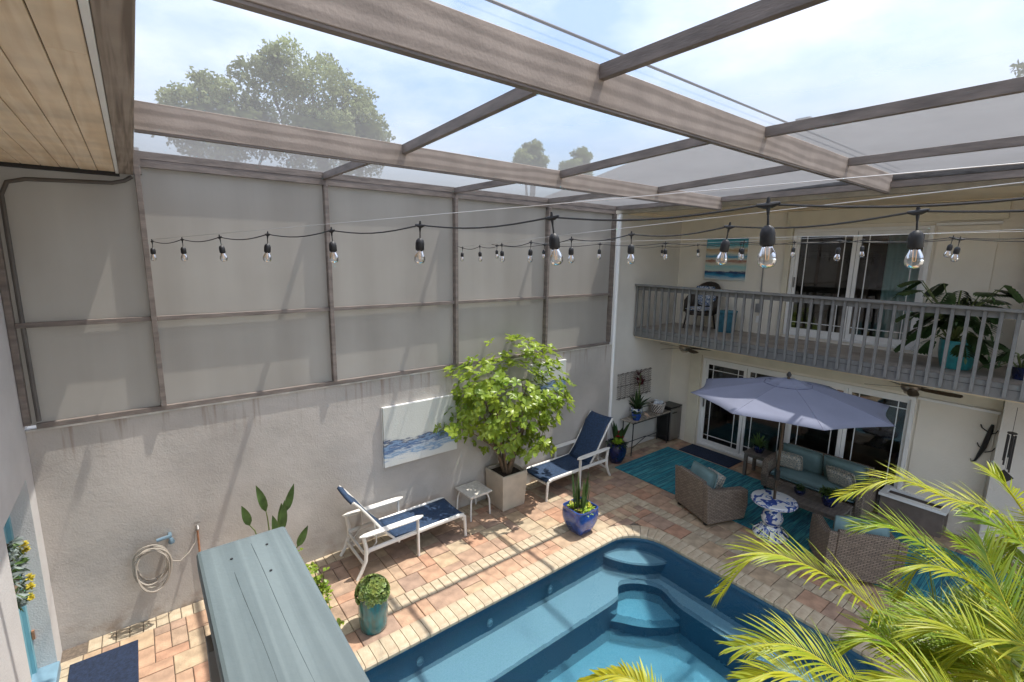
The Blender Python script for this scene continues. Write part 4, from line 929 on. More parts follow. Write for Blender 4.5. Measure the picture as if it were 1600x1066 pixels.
# ------------------------------------------------------------------ rug and mats
g = G(); g.box(-.96, .96, -2.95, 2.95, 0, .012); tag(g.obj('striped_rug', rugm, loc=(8.62, 3.22, .004)), 'large teal and navy striped outdoor rug under the wicker seating', 'rug')
g = G(); g.box(-.29, .29, -.61, .61, 0, .012); tag(g.obj('door_mat', navy_mat, loc=(9.93, 5.32, .004), bevel=.004), 'dark navy mat in front of the lower sliding door', 'mat')
g = G(); g.box(-.29, .29, -.55, .55, 0, .012); tag(g.obj('door_mat', navy_mat, loc=(-.66, 5.83, .004), bevel=.004), 'navy mat on the pavers by the teal door', 'mat')

# ------------------------------------------------------------------ wicker seating
def cushion(w_, d_, h_, n=10, puff=.5):
    g = G(); vs = []
    for sgn in (1, -1):
        for i in range(n+1):
            for j in range(n+1):
                u, v = -1+2*i/n, -1+2*j/n; e = (1-abs(u)**6)*(1-abs(v)**6)
                pin = 1-.05*(abs(u)*abs(v))**2*0
                vs.append((u*w_/2*(1-.04*(v*v)*(1-abs(u)*0)) , v*d_/2*(1-.04*u*u), sgn*h_/2*(puff*0+.30+.70*max(0, e)**.5) if abs(u) < 1 and abs(v) < 1 else sgn*h_*.10))
    m_ = (n+1)**2; fs = []
    for i in range(n):
        for j in range(n):
            a = i*(n+1)+j; fs.append((a, a+n+1, a+n+2, a+1)); fs.append((m_+a, m_+a+1, m_+a+n+2, m_+a+n+1))
    for i in range(n):
        a, b = i*(n+1), (i+1)*(n+1); fs.append((a, m_+a, m_+b, b)[::-1]); fs.append((a+n, b+n, m_+b+n, m_+a+n)[::-1])
        fs.append((i, i+1, m_+i+1, m_+i)[::-1]); c = n*(n+1)+i; fs.append((c, m_+c, m_+c+1, c+1)[::-1])
    g.add(vs, fs); return g
def side_panel(g, y0, y1, pts): # profile in x,z extruded in y
    n = len(pts); g.add([(x, y, z) for y in (y0, y1) for x, z in pts], [tuple(range(n)), tuple(range(2*n-1, n-1, -1))]+[(i, n+i, n+(i+1) % n, (i+1) % n) for i in range(n)])
def wicker_seat(name, label, loc, rz, W_, cat, nb_, group=None):
    t = thing(name, label, cat, loc, rz, group); h = W_/2
    prof = [(-.38, .05), (.37, .05), (.42, .30), (.40, .56), (.30, .60), (-.20, .62), (-.33, .66), (-.40, .74), (-.44, .74)]
    for s in (-1, 1):
        g = G(); side_panel(g, s*h-.055, s*h+.055, prof); g.obj('arm', wicker, t, bevel=.012)
    g = G(); M_ = Matrix.Identity(4); side_panel(g, -h+.056, h-.056, [(-.38, .05), (-.26, .05), (-.29, .40), (-.37, .77), (-.45, .77)]); g.obj('backrest', wicker, t, bevel=.014)
    g = G(); g.box(-.27, .38, -h+.057, h-.057, .05, .27); g.obj('seat_base', wicker, t, bevel=.01)
    for sx in (-.34, .34):
        for sy in (-1, 1):
            g = G(); g.box(sx-.025, sx+.025, sy*(h-.03)-.025, sy*(h-.03)+.025, 0, .05); g.obj('foot', black, t)
    iw = W_-.13
    g = cushion(.62, iw, .15); o = g.obj('seat_cushion', teal_cush, t, smooth=True, ang=180, loc=(.06, 0, .345))
    for k in range(nb_):
        cw = iw/nb_; g = cushion(.48, cw*.98, .17); o = g.obj('back_cushion', teal_cush, t, smooth=True, ang=180, loc=(-.20, -iw/2+cw*(k+.5), .62)); o.rotation_euler = (0, R(-74), 0)
    return t
wicker_seat('wicker_armchair', 'grey wicker armchair nearer the loungers with its back to the pool', (7.60, 4.00, .012), R(-20.6), .76, 'armchair', 1, 'wicker armchairs on the rug')
wicker_seat('wicker_armchair', 'grey wicker armchair behind the palm fronds with its back to the pool', (7.80, 1.90, .012), R(33.5), .80, 'armchair', 1, 'wicker armchairs on the rug')
wicker_seat('wicker_loveseat', 'grey wicker loveseat with teal cushions in front of the sliding doors', (9.66, 3.05, .012), pi, 1.56, 'loveseat', 2)
def pillow(label, loc, rot, w_=.44, h_=.36):
    g = cushion(w_, h_, .15, 10); o = g.obj('throw_pillow', pilpat, smooth=True, ang=180, loc=loc); o.rotation_euler = rot; tag(o, label, 'pillow', 'patterned throw pillows on the loveseat'); return o
pillow('patterned cream pillow on the left half of the loveseat', (9.63, 3.55, .60), (R(0), R(66), R(8)), .36, .46)
pillow('patterned cream pillow on the right half of the loveseat', (9.60, 2.67, .60), (R(0), R(64), R(-10)), .36, .48)
o = pillow('patterned pillow in the armchair nearer the loungers', (7.62, 3.98, .60), (0, R(-60), R(-20)), .34, .42); o['group'] = 'armchair pillows'
def low_table(name, label, loc, w_, d_, h_, cat):
    t = thing(name, label, cat, loc)
    n_ = 5
    for k in range(n_):
        a = -w_/2+w_*k/n_; g = G(); g.box(a+.003, a+w_/n_-.003, -d_/2, d_/2, h_-.03, h_); g.obj('slat', tablewood, t, bevel=.003)
    g = G(); g.box(-w_/2+.03, w_/2-.03, -d_/2+.03, d_/2-.03, h_-.09, h_-.031); g.obj('apron', tablewood, t)
    for sx in (-1, 1):
        for sy in (-1, 1):
            g = G(); g.box(sx*(w_/2-.04)-.03, sx*(w_/2-.04)+.03, sy*(d_/2-.04)-.03, sy*(d_/2-.04)+.03, 0, h_-.031); g.obj('leg', tablewood, t, bevel=.004)
    return t
low_table('coffee_table', 'low grey brown coffee table in front of the loveseat', (8.66, 2.80, .016), .62, 1.06, .42, 'coffee table')
low_table('end_table', 'small grey brown end table beside the loveseat', (9.78, 4.16, .0), .48, .46, .52, 'end table')
bowl_pot('navy_basket_pot', 'ribbed navy pot on the right of the coffee table', (8.66, 2.52, .436), .12, .20, navyglaze, None)
t = thing('leafy_pot_plant', 'spreading green plant in the ribbed navy pot on the coffee table', 'plant', (8.66, 2.52, .60))
g = G()
for k in range(22): a = random.uniform(0, 6.28); r = random.uniform(.02, .15); rosette(g, (r*cos(a), r*sin(a), random.uniform(.02, .12)), 10, .10, .035, (-.1, 1.2), .8, 3)
g.obj('foliage', leaf_mid, t, smooth=True, ang=180)
bowl_pot('dark_bowl', 'small dark bowl pot left of the larger pot on the coffee table', (8.68, 2.98, .436), .085, .10, navyglaze, None)
t = thing('wispy_plant', 'small wispy plant in the dark bowl on the coffee table', 'plant', (8.68, 2.98, .52))
g = G(); [rosette(g, (random.uniform(-.03, .03), random.uniform(-.03, .03), .02), 10, .09, .02, (.1, 1.3), .6, 3) for k in range(8)]; g.obj('foliage', leaf_dark, t, smooth=True, ang=180)
bowl_pot('end_table_pot', 'round navy pot on the end table', (9.74, 4.18, .52), .10, .15, navyglaze, None)
t = thing('grassy_plant', 'grassy arching plant in the navy pot on the end table', 'plant', (9.74, 4.18, .64))
g = G(); rosette(g, (0, 0, 0), 90, (.15, .34), .018, (.5, 1.5), .7, 4, jit=.04); g.obj('foliage', leaf_mid, t, smooth=True, ang=180)

# ------------------------------------------------------------------ ceramic umbrella table, umbrella
UX, UY = 7.73, 3.0
t = thing('ceramic_umbrella_table', 'blue and white painted ceramic pedestal table holding the umbrella pole', 'table', (UX, UY, .012))
g = G(); g.lathe([(.30, .565), (.325, .575), (.33, .60), (.325, .625), (.30, .632)], 40); g.obj('tabletop', ceram_top, t, smooth=True)
g = G(); g.lathe([(.255, 0), (.26, .03), (.235, .07), (.17, .13), (.13, .175), (.12, .19)], 36); g.obj('base', ceram, t, smooth=True)
g = G(); g.lathe([(.10, .19), (.15, .25), (.165, .32), (.14, .40), (.09, .47), (.095, .50), (.15, .545), (.16, .564)], 36); g.obj('pedestal', ceram, t, smooth=True)
st = mat('white_glaze', (.75, .76, .77), .2); nv = mat('navy_stripe', (.01, .02, .08), .25)
for k in range(20):
    a = 2*pi*k/20; g = G(); c_, s_ = cos(a), sin(a)
    g.tube([(.255*c_, .255*s_, .045), (.225*c_, .225*s_, .082), (.172*c_, .172*s_, .132)], .011, 5); g.obj('painted_stripe', nv if k % 2 else st, t)
g = G(); g.tube([(.331*cos(2*pi*i/40), .331*sin(2*pi*i/40), .60) for i in range(41)], .008, 5); g.obj('painted_rim', blue_white('rim_pattern', 22, .48), t)
t = thing('patio_umbrella', 'large lavender grey octagonal patio umbrella over the wicker seating', 'umbrella', (UX, UY, 0), R(40))
g = G(); g.tube([(0, 0, .60), (0, 0, 2.68)], .022, 12); g.obj('pole', fan_bronze, t, smooth=True)
g = G(); g.box(-.04, .04, -.03, .03, .98, 1.14); g.tube([(.04, 0, 1.06), (.09, 0, 1.06), (.09, 0, .98)], .008, 6); g.obj('crank', blackp, t, bevel=.006)
zt, zr, RR = 2.60, 2.30, 1.40
def canopy(r_in, r_out, z_in, z_out, sag, nr=8, ns=8):
    g = G(); vs = []; 
    for i in range(nr+1):
        u = i/nr
        for k in range(8*ns):
            a = 2*pi*k/(8*ns); f = (k % ns)/ns; ph = a-2*pi*(k//ns)/8
            chord = cos(pi/8)/cos(ph-pi/8)                     # straight hem between ribs
            hem = chord*(1-.055*sin(pi*f)*u)
            r = (r_in+(r_out-r_in)*u)*hem; z = z_in+(z_out-z_in)*u + .02*sin(pi*u) - sag*sin(pi*f)*u*.35
            vs.append((r*cos(a), r*sin(a), z))
    m_ = 8*ns; fs = [(i*m_+k, i*m_+(k+1) % m_, (i+1)*m_+(k+1) % m_, (i+1)*m_+k) for i in range(nr) for k in range(m_)]
    g.add(vs, fs); return g
canopy(.02, RR, zt, zr, .05).obj('canopy', umbm, t, smooth=True, ang=12, solid=.003)
canopy(.02, .30, zt+.022, zt-.052, .02, 4).obj('vent_cap', umbm, t, smooth=True, ang=12, solid=.003)
g = G(); g.lathe([(.03, 0), (.035, .03), (.012, .07)], 12, (0, 0, zt+.06)); g.obj('finial', black, t, smooth=True)
for k in range(8):
    a = 2*pi*k/8; g = G(); g.tube([(.04*cos(a), .04*sin(a), zt-.03), (RR*.98*cos(a), RR*.98*sin(a), zr-.012)], .009, 6); rb = g.obj('rib', fan_bronze, t)
    g = G(); g.tube([(.04*cos(a), .04*sin(a), zt-.45), (RR*.55*cos(a), RR*.55*sin(a), (zt+zr)/2-.03)], .007, 6); g.obj('strut', fan_bronze, rb)
g = G()
for k in range(8):
    a0, a1 = 2*pi*k/8, 2*pi*(k+1)/8
    g.tube([(.345*cos(a0), .345*sin(a0), zt-.056), (.345*cos(a1), .345*sin(a1), zt-.056)], .004, 5)
g.obj('vent_hem', umbs, t)
for k in range(8):
    a = 2*pi*k/8; g = G(); g.tube([((.31+(RR-.31)*i/8)*cos(a), (.31+(RR-.31)*i/8)*sin(a), zt+(zr-zt)*((.31+(RR-.31)*i/8)-.02)/(RR-.02)+.02*sin(pi*((.31+(RR-.31)*i/8)-.02)/(RR-.02))+.002) for i in range(9)], .0035, 5); g.obj('seam', mat('canopy_seam', (.13, .14, .20), .9), t)

# ------------------------------------------------------------------ low box by the wall, chimes, ornament
t = thing('white_trough', 'low white rimmed trough with a dark inside below the wall panel', 'trough', (10.1, 1.72, -.06), 0); t.scale = (1, .68, 1)
g = G()
for a, b, c, d in ((-.2, .2, -.62, -.55), (-.2, .2, .55, .62), (-.2, -.13, -.55, .55), (.13, .2, -.55, .55)): g.box(a, b, c, d, 0, .47)
g.obj('walls', mat('trough_side', (.16, .13, .11), .8), t)
g = G()
for a, b, c, d in ((-.24, .24, -.66, -.53), (-.24, .24, .53, .66), (-.24, -.12, -.53, .53), (.12, .24, -.53, .53)): g.box(a, b, c, d, .471, .52)
g.obj('rim', whitepaint, t, bevel=.005)
g = G(); g.box(-.13, .13, -.55, .55, .1, .36); g.obj('filling', blackp, t)
t = thing('wind_chimes', 'black wind chimes hanging at the right edge below the balcony', 'wind chimes', (9.2, .69, 2.5))
g = G(); g.lathe([(.05, -.37), (.05, -.355)], 16); g.obj('top_disc', black, t)
g = G(); g.tube([(0, 0, 0), (0, 0, -.36)], .003, 5); g.tube([(0, 0, -.37), (0, 0, -.95)], .002, 5); g.obj('cord', black, t)
for k in range(5):
    a = 2*pi*k/5; g = G(); g.tube([(.04*cos(a), .04*sin(a), -.39), (.04*cos(a), .04*sin(a), -.72-.05*k)], .010, 8); g.obj('chime_tube', black, t)
g = G(); g.box(-.006, .006, -.07, .07, -.07, .07, Matrix.Translation((0, 0, -.99)) @ Matrix.Rotation(R(40), 4, 'X')); g.obj('wind_sail', black, t)
t = thing('iron_lizard', 'black iron lizard ornament on the beige wall panel', 'wall art', (10.235, 1.02, 1.62))
g = G(); g.tube([(0, -.03, .33), (0, -.02, .24), (0, 0, .1), (0, .02, -.05), (0, .06, -.2), (0, .09, -.3), (0, .13, -.33), (0, .14, -.28)], [.018, .03, .032, .034, .024, .014, .008, .004], 8); g.obj('body', black, t, smooth=True)
for zz, s in ((.2, 1), (.16, -1), (-.1, 1), (-.13, -1)):
    g = G(); g.tube([(0, 0, zz), (0, s*.08+.0, zz+.05), (0, s*.10, zz+.10)], .008, 6); g.obj('limb', black, t)

# ------------------------------------------------------------------ things on the upper balcony
t = thing('wicker_chair', 'dark round backed wicker chair with blue and white cushions on the balcony', 'chair', (9.85, 5.80, 2.87), pi)
g = G(); n_ = 14; vs = []
for i in range(n_+1):
    a = -pi*.62+pi*1.24*i/n_; zt_ = .62+.42*max(0, cos(a*.85))**1.2
    vs += [(-.30*cos(a)+.02, .34*sin(a), .36), (-.34*cos(a)-.03, .36*sin(a), zt_)]
g.add(vs, [(2*i, 2*i+1, 2*i+3, 2*i+2) for i in range(n_)]); g.obj('backrest', wicker_dark, t, smooth=True, solid=.04)
g = G(); g.lathe([(.30, .32), (.32, .36), (.30, .40)], 24); g.obj('seat', wicker_dark, t, smooth=True)
for sx in (-1, 1):
    for sy in (-1, 1): g = G(); g.tube([(sx*.2, sy*.2, .33), (sx*.24, sy*.24, 0)], .02, 8); g.obj('leg', wicker_dark, t)
g = cushion(.46, .46, .10); g.obj('seat_cushion', cush_blue, t, smooth=True, ang=180, loc=(.02, 0, .44))
g = cushion(.46, .44, .12); o = g.obj('back_cushion', cush_blue, t, smooth=True, ang=180, loc=(-.2, 0, .72)); o.rotation_euler = (0, R(-75), 0)
t = thing('blue_bin', 'square teal blue storage bin on the balcony floor beside the wicker chair', 'bin', (9.9, 5.2, 2.87), .2)
g = G(); g.lathe([(.2, 0), (.22, .4), (.23, .42)], 4, rz=pi/4); g.obj('body', mat('bin_blue', (.03, .14, .20), .6, .2, 10), t, bevel=.012)
g = G(); g.lathe([(.235, .42), (.235, .45), (.2, .465)], 4, rz=pi/4); g.obj('lid', mat('bin_lid', (.05, .20, .27), .5), t, bevel=.01)
t = thing('turquoise_planter', 'round turquoise textured pot on the balcony', 'plant pot', (9.45, 1.42, 2.87))
round_pot(t, .17, .22, .42, teal_pot2, 28, .02)
def split_leaf(g, p, d_, L_, w_):
    p = V(p); d_ = V(d_).normalized(); a = d_.cross(V((0, 0, 1))).normalized(); q = p.copy(); dd = d_.copy()
    nseg = 7
    for i in range(nseg):
        u = (i+.5)/nseg; ll = w_*.5*sin(pi*(.15+.8*u))*1.15
        for s in (-1, 1): g.leaf(q, a*s*.85+dd*.55+V((0, 0, .1)), ll, L_/nseg*2.1, .5, .1, 3)
        nq = q+dd*L_/nseg; g.add([q-a*.012, q+a*.012, nq+a*.012, nq-a*.012], [(0, 1, 2, 3)]); dd = (dd+V((0, 0, -.12))).normalized(); q = nq
    g.leaf(q, dd, w_*.3, L_*.12, .4, .1, 3)
def philodendron(loc, n, name, label, hs_=1., zr_=(.25, 1.0), sp=.5):
    t = thing(name, label, 'plant', loc); st_ = G(); lf = G()
    for k in range(n):
        a = 2*pi*k/n+random.uniform(-.2, .2); r = random.uniform(.15, sp); z = random.uniform(*zr_)*hs_
        tip = V((r*cos(a)*.8, r*sin(a), z)); st_.tube([(0, 0, 0), tip*.5+V((0, 0, .12)), tip], [.012, .009, .006], 6)
        split_leaf(lf, tip, (cos(a)-.35, sin(a), random.uniform(-.9, .35)), .30*hs_, .36*hs_)
    st_.obj('stalks', stemg, t); lf.obj('leaves', leaf_dark, t, smooth=True, ang=180); return t
philodendron((9.45, 1.50, 3.24), 44, 'split_leaf_philodendron', 'large dark split leaf plant in the turquoise balcony pot', 1.0, (-.1, .9), .5)
philodendron((9.3, .72, 2.95), 9, 'small_philodendron', 'smaller dark leafy plant at the right end of the balcony', .7, (.1, .45), .3)
g = G(); g.lathe([(.09, 0), (.12, .16), (.125, .17)], 16); tag(g.obj('dark_pot', navyglaze, smooth=True, loc=(9.3, .72, 2.87)), 'small dark pot under the balcony plant at the right edge', 'plant pot')

# ------------------------------------------------------------------ left wall: hose, tap, wreath, plants
t = thing('hose_hanger', 'blue grey metal bracket holding the coiled hose on the stucco wall', 'hose bracket', (.0, 6.72, 1.0))
g = G(); g.tube([(.03, 0, .02), (.03, -.07, .02), (.0, -.09, .03), (-.1, -.09, .02)], .022, 8); g.obj('bracket', bluemetal, t, smooth=True)
g = G(); g.lathe([(.03, 0), (.035, .02), (.02, .06)], 12, (.04, -.09, -.06)); g.obj('valve', bluemetal, t, smooth=True)
g = G()
for k in range(11):
    c = (-.17+random.uniform(-.02, .02), 6.60-.012*k, .80+random.uniform(-.04, .03)); rx = .155+random.uniform(-.015, .03); rz_ = .19+random.uniform(-.02, .03)
    pts = []
    for i in range(33):
        a = 2*pi*i/32; pts.append((c[0]+rx*cos(a), c[1]+.012*i/32*0+.02*sin(a*2+k), c[2]+rz_*sin(a)*(1.0 if sin(a) > 0 else 1.15+.04*k)))
    g.tube(pts, .0085, 6, cap=False)
g.tube([(.0, 6.58, .75), (.1, 6.55, .72), (.2, 6.58, .78), (.27, 6.63, .86), (.29, 6.66, .98)], .007, 6)
tag(g.obj('garden_hose', hosem, smooth=True), 'coiled beige garden hose hanging on the left stretch of stucco wall', 'hose')
g = G(); g.lathe([(.06, -.05), (.1, .0), (.12, .08), (.12, .10)], 20, (-.17, 6.66, .74)); 
t = thing('wall_tap', 'small steel tap on a copper pipe beside the coiled hose', 'tap', (.31, 6.70, 0))
g = G(); g.tube([(0, 0, .3), (0, 0, 1.0)], .012, 8); g.obj('pipe', copper, t, smooth=True)
g = G(); g.tube([(0, .01, 1.02), (0, -.05, 1.05), (0, -.09, 1.02)], .016, 8); g.bar((-.035, -.04, 1.09), (.035, -.04, 1.09), .012, .012); g.obj('spout', steel, t, smooth=True)
t = thing('door_wreath', 'wreath of grey green leaves and yellow flowers on the teal door', 'wreath', (-1.13, 5.72, 1.55))
g = G(); g.tube([(0, .17*cos(2*pi*i/20), .26*sin(2*pi*i/20)) for i in range(21)], .03, 6); g.obj('ring', stem, t)
g = G(); g2 = G(); g3 = G()
for k in range(230):
    a = random.uniform(0, 2*pi); c = V((.02, (.17+random.uniform(-.04, .04))*cos(a), (.26+random.uniform(-.05, .05))*sin(a))); d_ = rnd_dir(); d_.x = abs(d_.x)*.8+.1
    (g if random.random() < .6 else g2).leaf(c, d_, random.uniform(.07, .13), .03, .3, .2, 3, upv=(1, 0, .1))
for a in (.5, .85, -.6, -.95, -1.5):
    c = V((.09, .18*cos(a), .27*sin(a))); g3 = G()
    for j in range(16): g3.leaf(c, rnd_dir()+V((.5, 0, 0)), .045, .035, .1, .4, 2)
    g3.obj('yellow_flower', petal_y, t)
g.obj('grey_leaves', leaf_silver, t, smooth=True, ang=180); g2.obj('green_leaves', leaf_mid, t, smooth=True, ang=180)
t = thing('bird_of_paradise', 'broad leaved plant rising by the wall behind the teal rail cap', 'plant', (1.06, 6.2, 0)); t.scale = (.78, .9, 1.0)
g = G(); g2 = G()
for (x, y, z, lx, ln) in ((-.33, -.1, 1.15, -.25, .36), (-.08, -.05, 1.25, -.25, .48), (.22, 0, 1.15, .3, .46), (.10, -.2, 1.0, .1, .50), (.02, -.25, .95, -.15, .4), (-.2, -.3, .8, -.5, .4), (.3, -.25, .75, .5, .36), (-.3, 0, .75, -.7, .36), (.15, .1, .9, .05, .42)):
    g2.tube([(0, 0, 0), (x*.4, y*.4, z*.5), (x*.8, y*.9, z*.92), (x, y, z)], [.016, .013, .01, .007], 6); g.leaf((x, y, z), (lx, -.1, 1), ln*.85, .115, .35, .35, 6, upv=(0, -1, .2))
g.obj('leaves', leaf_mid, t, smooth=True, ang=180); g2.obj('stems', stemg, t)
t = thing('climbing_shrub', 'small straggly green shrub between the rail cap and the lounger', 'shrub', (1.45, 5.75, 0))
g = G(); g2 = G()
for k in range(9):
    a = random.uniform(0, 6.28); h_ = random.uniform(.3, .75); tip = V((.15*cos(a)-.05, .3*sin(a)+.1, h_)); g2.tube([(0, 0, 0), tip*.5+V((.02, .0, .03)), tip], [.008, .006, .003], 5)
    for j in range(9):
        p = tip*random.uniform(.3, 1)+rnd_dir()*.03; rosette(g, p, 5, .055, .04, (-.2, 1.2), .4, 2)
g.obj('leaves', leaf_bush, t, smooth=True, ang=180); g2.obj('stems', stemg, t)
t = thing('climbing_shrub', 'small straggly green shrub beside the teal cylinder pot', 'shrub', (1.40, 5.1, 0))
g = G(); g2 = G()
for k in range(7):
    a = random.uniform(0, 6.28); h_ = random.uniform(.2, .6); tip = V((.10*cos(a), .22*sin(a)+.05, h_)); g2.tube([(0, 0, 0), tip*.5+V((.02, .0, .03)), tip], [.008, .006, .003], 5)
    for j in range(7):
        p = tip*random.uniform(.3, 1)+rnd_dir()*.03; rosette(g, p, 5, .05, .038, (-.2, 1.2), .4, 2)
g.obj('leaves', leaf_bush, t, smooth=True, ang=180); g2.obj('stems', stemg, t)

# ------------------------------------------------------------------ string lights
def socket_parts():
    g = G(); g.tube([(-.035, 0, .0), (-.012, 0, -.004), (.012, 0, -.004), (.035, 0, .0)], [.005, .010, .010, .005], 8); g.tube([(0, 0, .022), (0, 0, 0), (0, 0, -.035)], [.004, .008, .004], 8); g.tube([(0, 0, -.03), (.001, 0, -.075)], .0035, 6)
    g.lathe([(.010, -.070), (.020, -.080), (.0235, -.095), (.0235, -.128), (.0205, -.134)], 14); a = g.obj('lamp_holder', cord, None, smooth=True)
    g = G(); g.lathe([(.0135, -.130), (.018, -.143), (.027, -.162), (.0305, -.178), (.0285, -.192), (.020, -.203), (.006, -.208)], 16); b = g.obj('bulb', bulbglass, a, smooth=True, ang=180)
    g = G(); g.tube([(-.006, 0, -.140), (-.004, 0, -.180), (.0, 0, -.182), (.005, 0, -.180), (.007, 0, -.140)], .0012, 5); c = g.obj('filament', filament, a)
    return a, b, c
proto = None
def string(label, P0, step, n, extra, sag=.03, end=None, jitter=.0):
    global proto
    t = thing('string_lights', label, 'string lights', tuple(P0), 0, 'cafe string lights strung below the screen roof')
    st_ = V(step); pts = []; wp = []
    k = n+extra; az = math.atan2(st_.y, st_.x)
    lead = -.04
    for i in range(k*8+1):
        u = i/8; p = st_*u; s = sin(pi*(u % 1)); pts.append(p+V((0, 0, -sag*s)))
    pts = [V((0, .15, .02))-V((0, .0, 0))]+pts
    g = G(); g.tube(pts, .0042, 6); g.obj('power_cord', cord, t, smooth=True)
    for i in range(k+1): wp.append(st_*i+V((0, 0, .018+.006*i)))
    g = G(); g.tube([V((0, .2, .03))]+wp, .0018, 5); g.obj('support_wire', wire, t, smooth=True)
    for i in range(k):
        if proto is None: proto = socket_parts(); o = proto[0]
        else:
            o = proto[0].copy(); C.objects.link(o)
            for ch in proto[1:]: c = ch.copy(); C.objects.link(c); c.parent = o
        o.parent = t; o.location = st_*i; o.rotation_euler = (random.uniform(-.08, .08), random.uniform(-.12, .12), az)
string('string of lights from the leftmost screen post rising across the middle', (.175, 6.466, 4.497), (.212, -.814, .012), 8, 3)
string('string of lights from the third screen post to the upper right', (4.04, 6.438, 4.515), (-.252, -.846, .010), 8, 2)
string('nearly level string of lights from the same post to the far right', (4.606, 6.311, 4.565), (.229, -.882, .009), 7, 3)
string('farthest string of lights starting at the downspout corner', (8.112, 6.394, 4.629), (-.218, -.863, .006), 7, 2)

# ------------------------------------------------------------------ palm
def frond(parent, pts, L_, tone=0., nl=34, droop=.5, wd=.0135, start=.12, lift=.38, curl=0.):
    pts = [V(p) for p in pts]
    def cr(t):  # Catmull-Rom
        n = len(pts)-1; x = t*n; i = min(int(x), n-1); f = x-i
        p1, p2 = pts[i], pts[i+1]; p0 = pts[i-1] if i > 0 else p1*2-p2; p3 = pts[i+2] if i+2 <= n else p2*2-p1
        return .5*((2*p1)+(p2-p0)*f+(2*p0-5*p1+4*p2-p3)*f*f+(3*p1-p0-3*p2+p3)*f**3)
    base = cr(0); g = G(); path = [cr(i/16)-base for i in range(17)]
    g.tube(path, [.011*(1-i/16*.8) for i in range(17)], 6)
    g.tone = [.75]*len(g.v)
    for i in range(nl):
        t = start+(1-start)*(i/(nl-1))**.95; p = cr(t)-base; d = (cr(min(1, t+.02))-cr(max(0, t-.02))).normalized()
        a = d.cross(V((0, 0, 1))).normalized(); u_ = a.cross(d); e = sin(pi*min(1, .12+.80*t))**.6
        for s in (-1, 1):
            ll = L_*e*random.uniform(.78, 1.1); fwd = .55+.75*t
            dd = (a*s*(1.05-.45*t)+d*fwd+u_*(lift+random.uniform(-.10, .10))).normalized()
            tn = max(0, min(1, tone+random.uniform(-.15, .25)))
            g.leaf(p, dd, ll, wd*random.uniform(.85, 1.15), droop*random.uniform(.4, 1.7), .45, 5, upv=u_, tone=tn, wpos=.3)
    o = g.obj('frond', palmm, parent, smooth=True, tone=True, ang=180); o.location = base-V(parent.location); return o
palms = {}
for key, loc, lb in (('A', (4.6, 0.15, 0), 'tall areca palm with yellow green fronds arching over the pool corner'), ('B', (5.3, -0.35, 0), 'dense areca palm filling the lower right edge'), ('C', (3.3, 0.1, 0), 'low palm fronds rising at the bottom over the pool water')):
    t = thing('areca_palm', lb, 'palm', loc, 0, 'areca palms beside the pool'); palms[key] = t
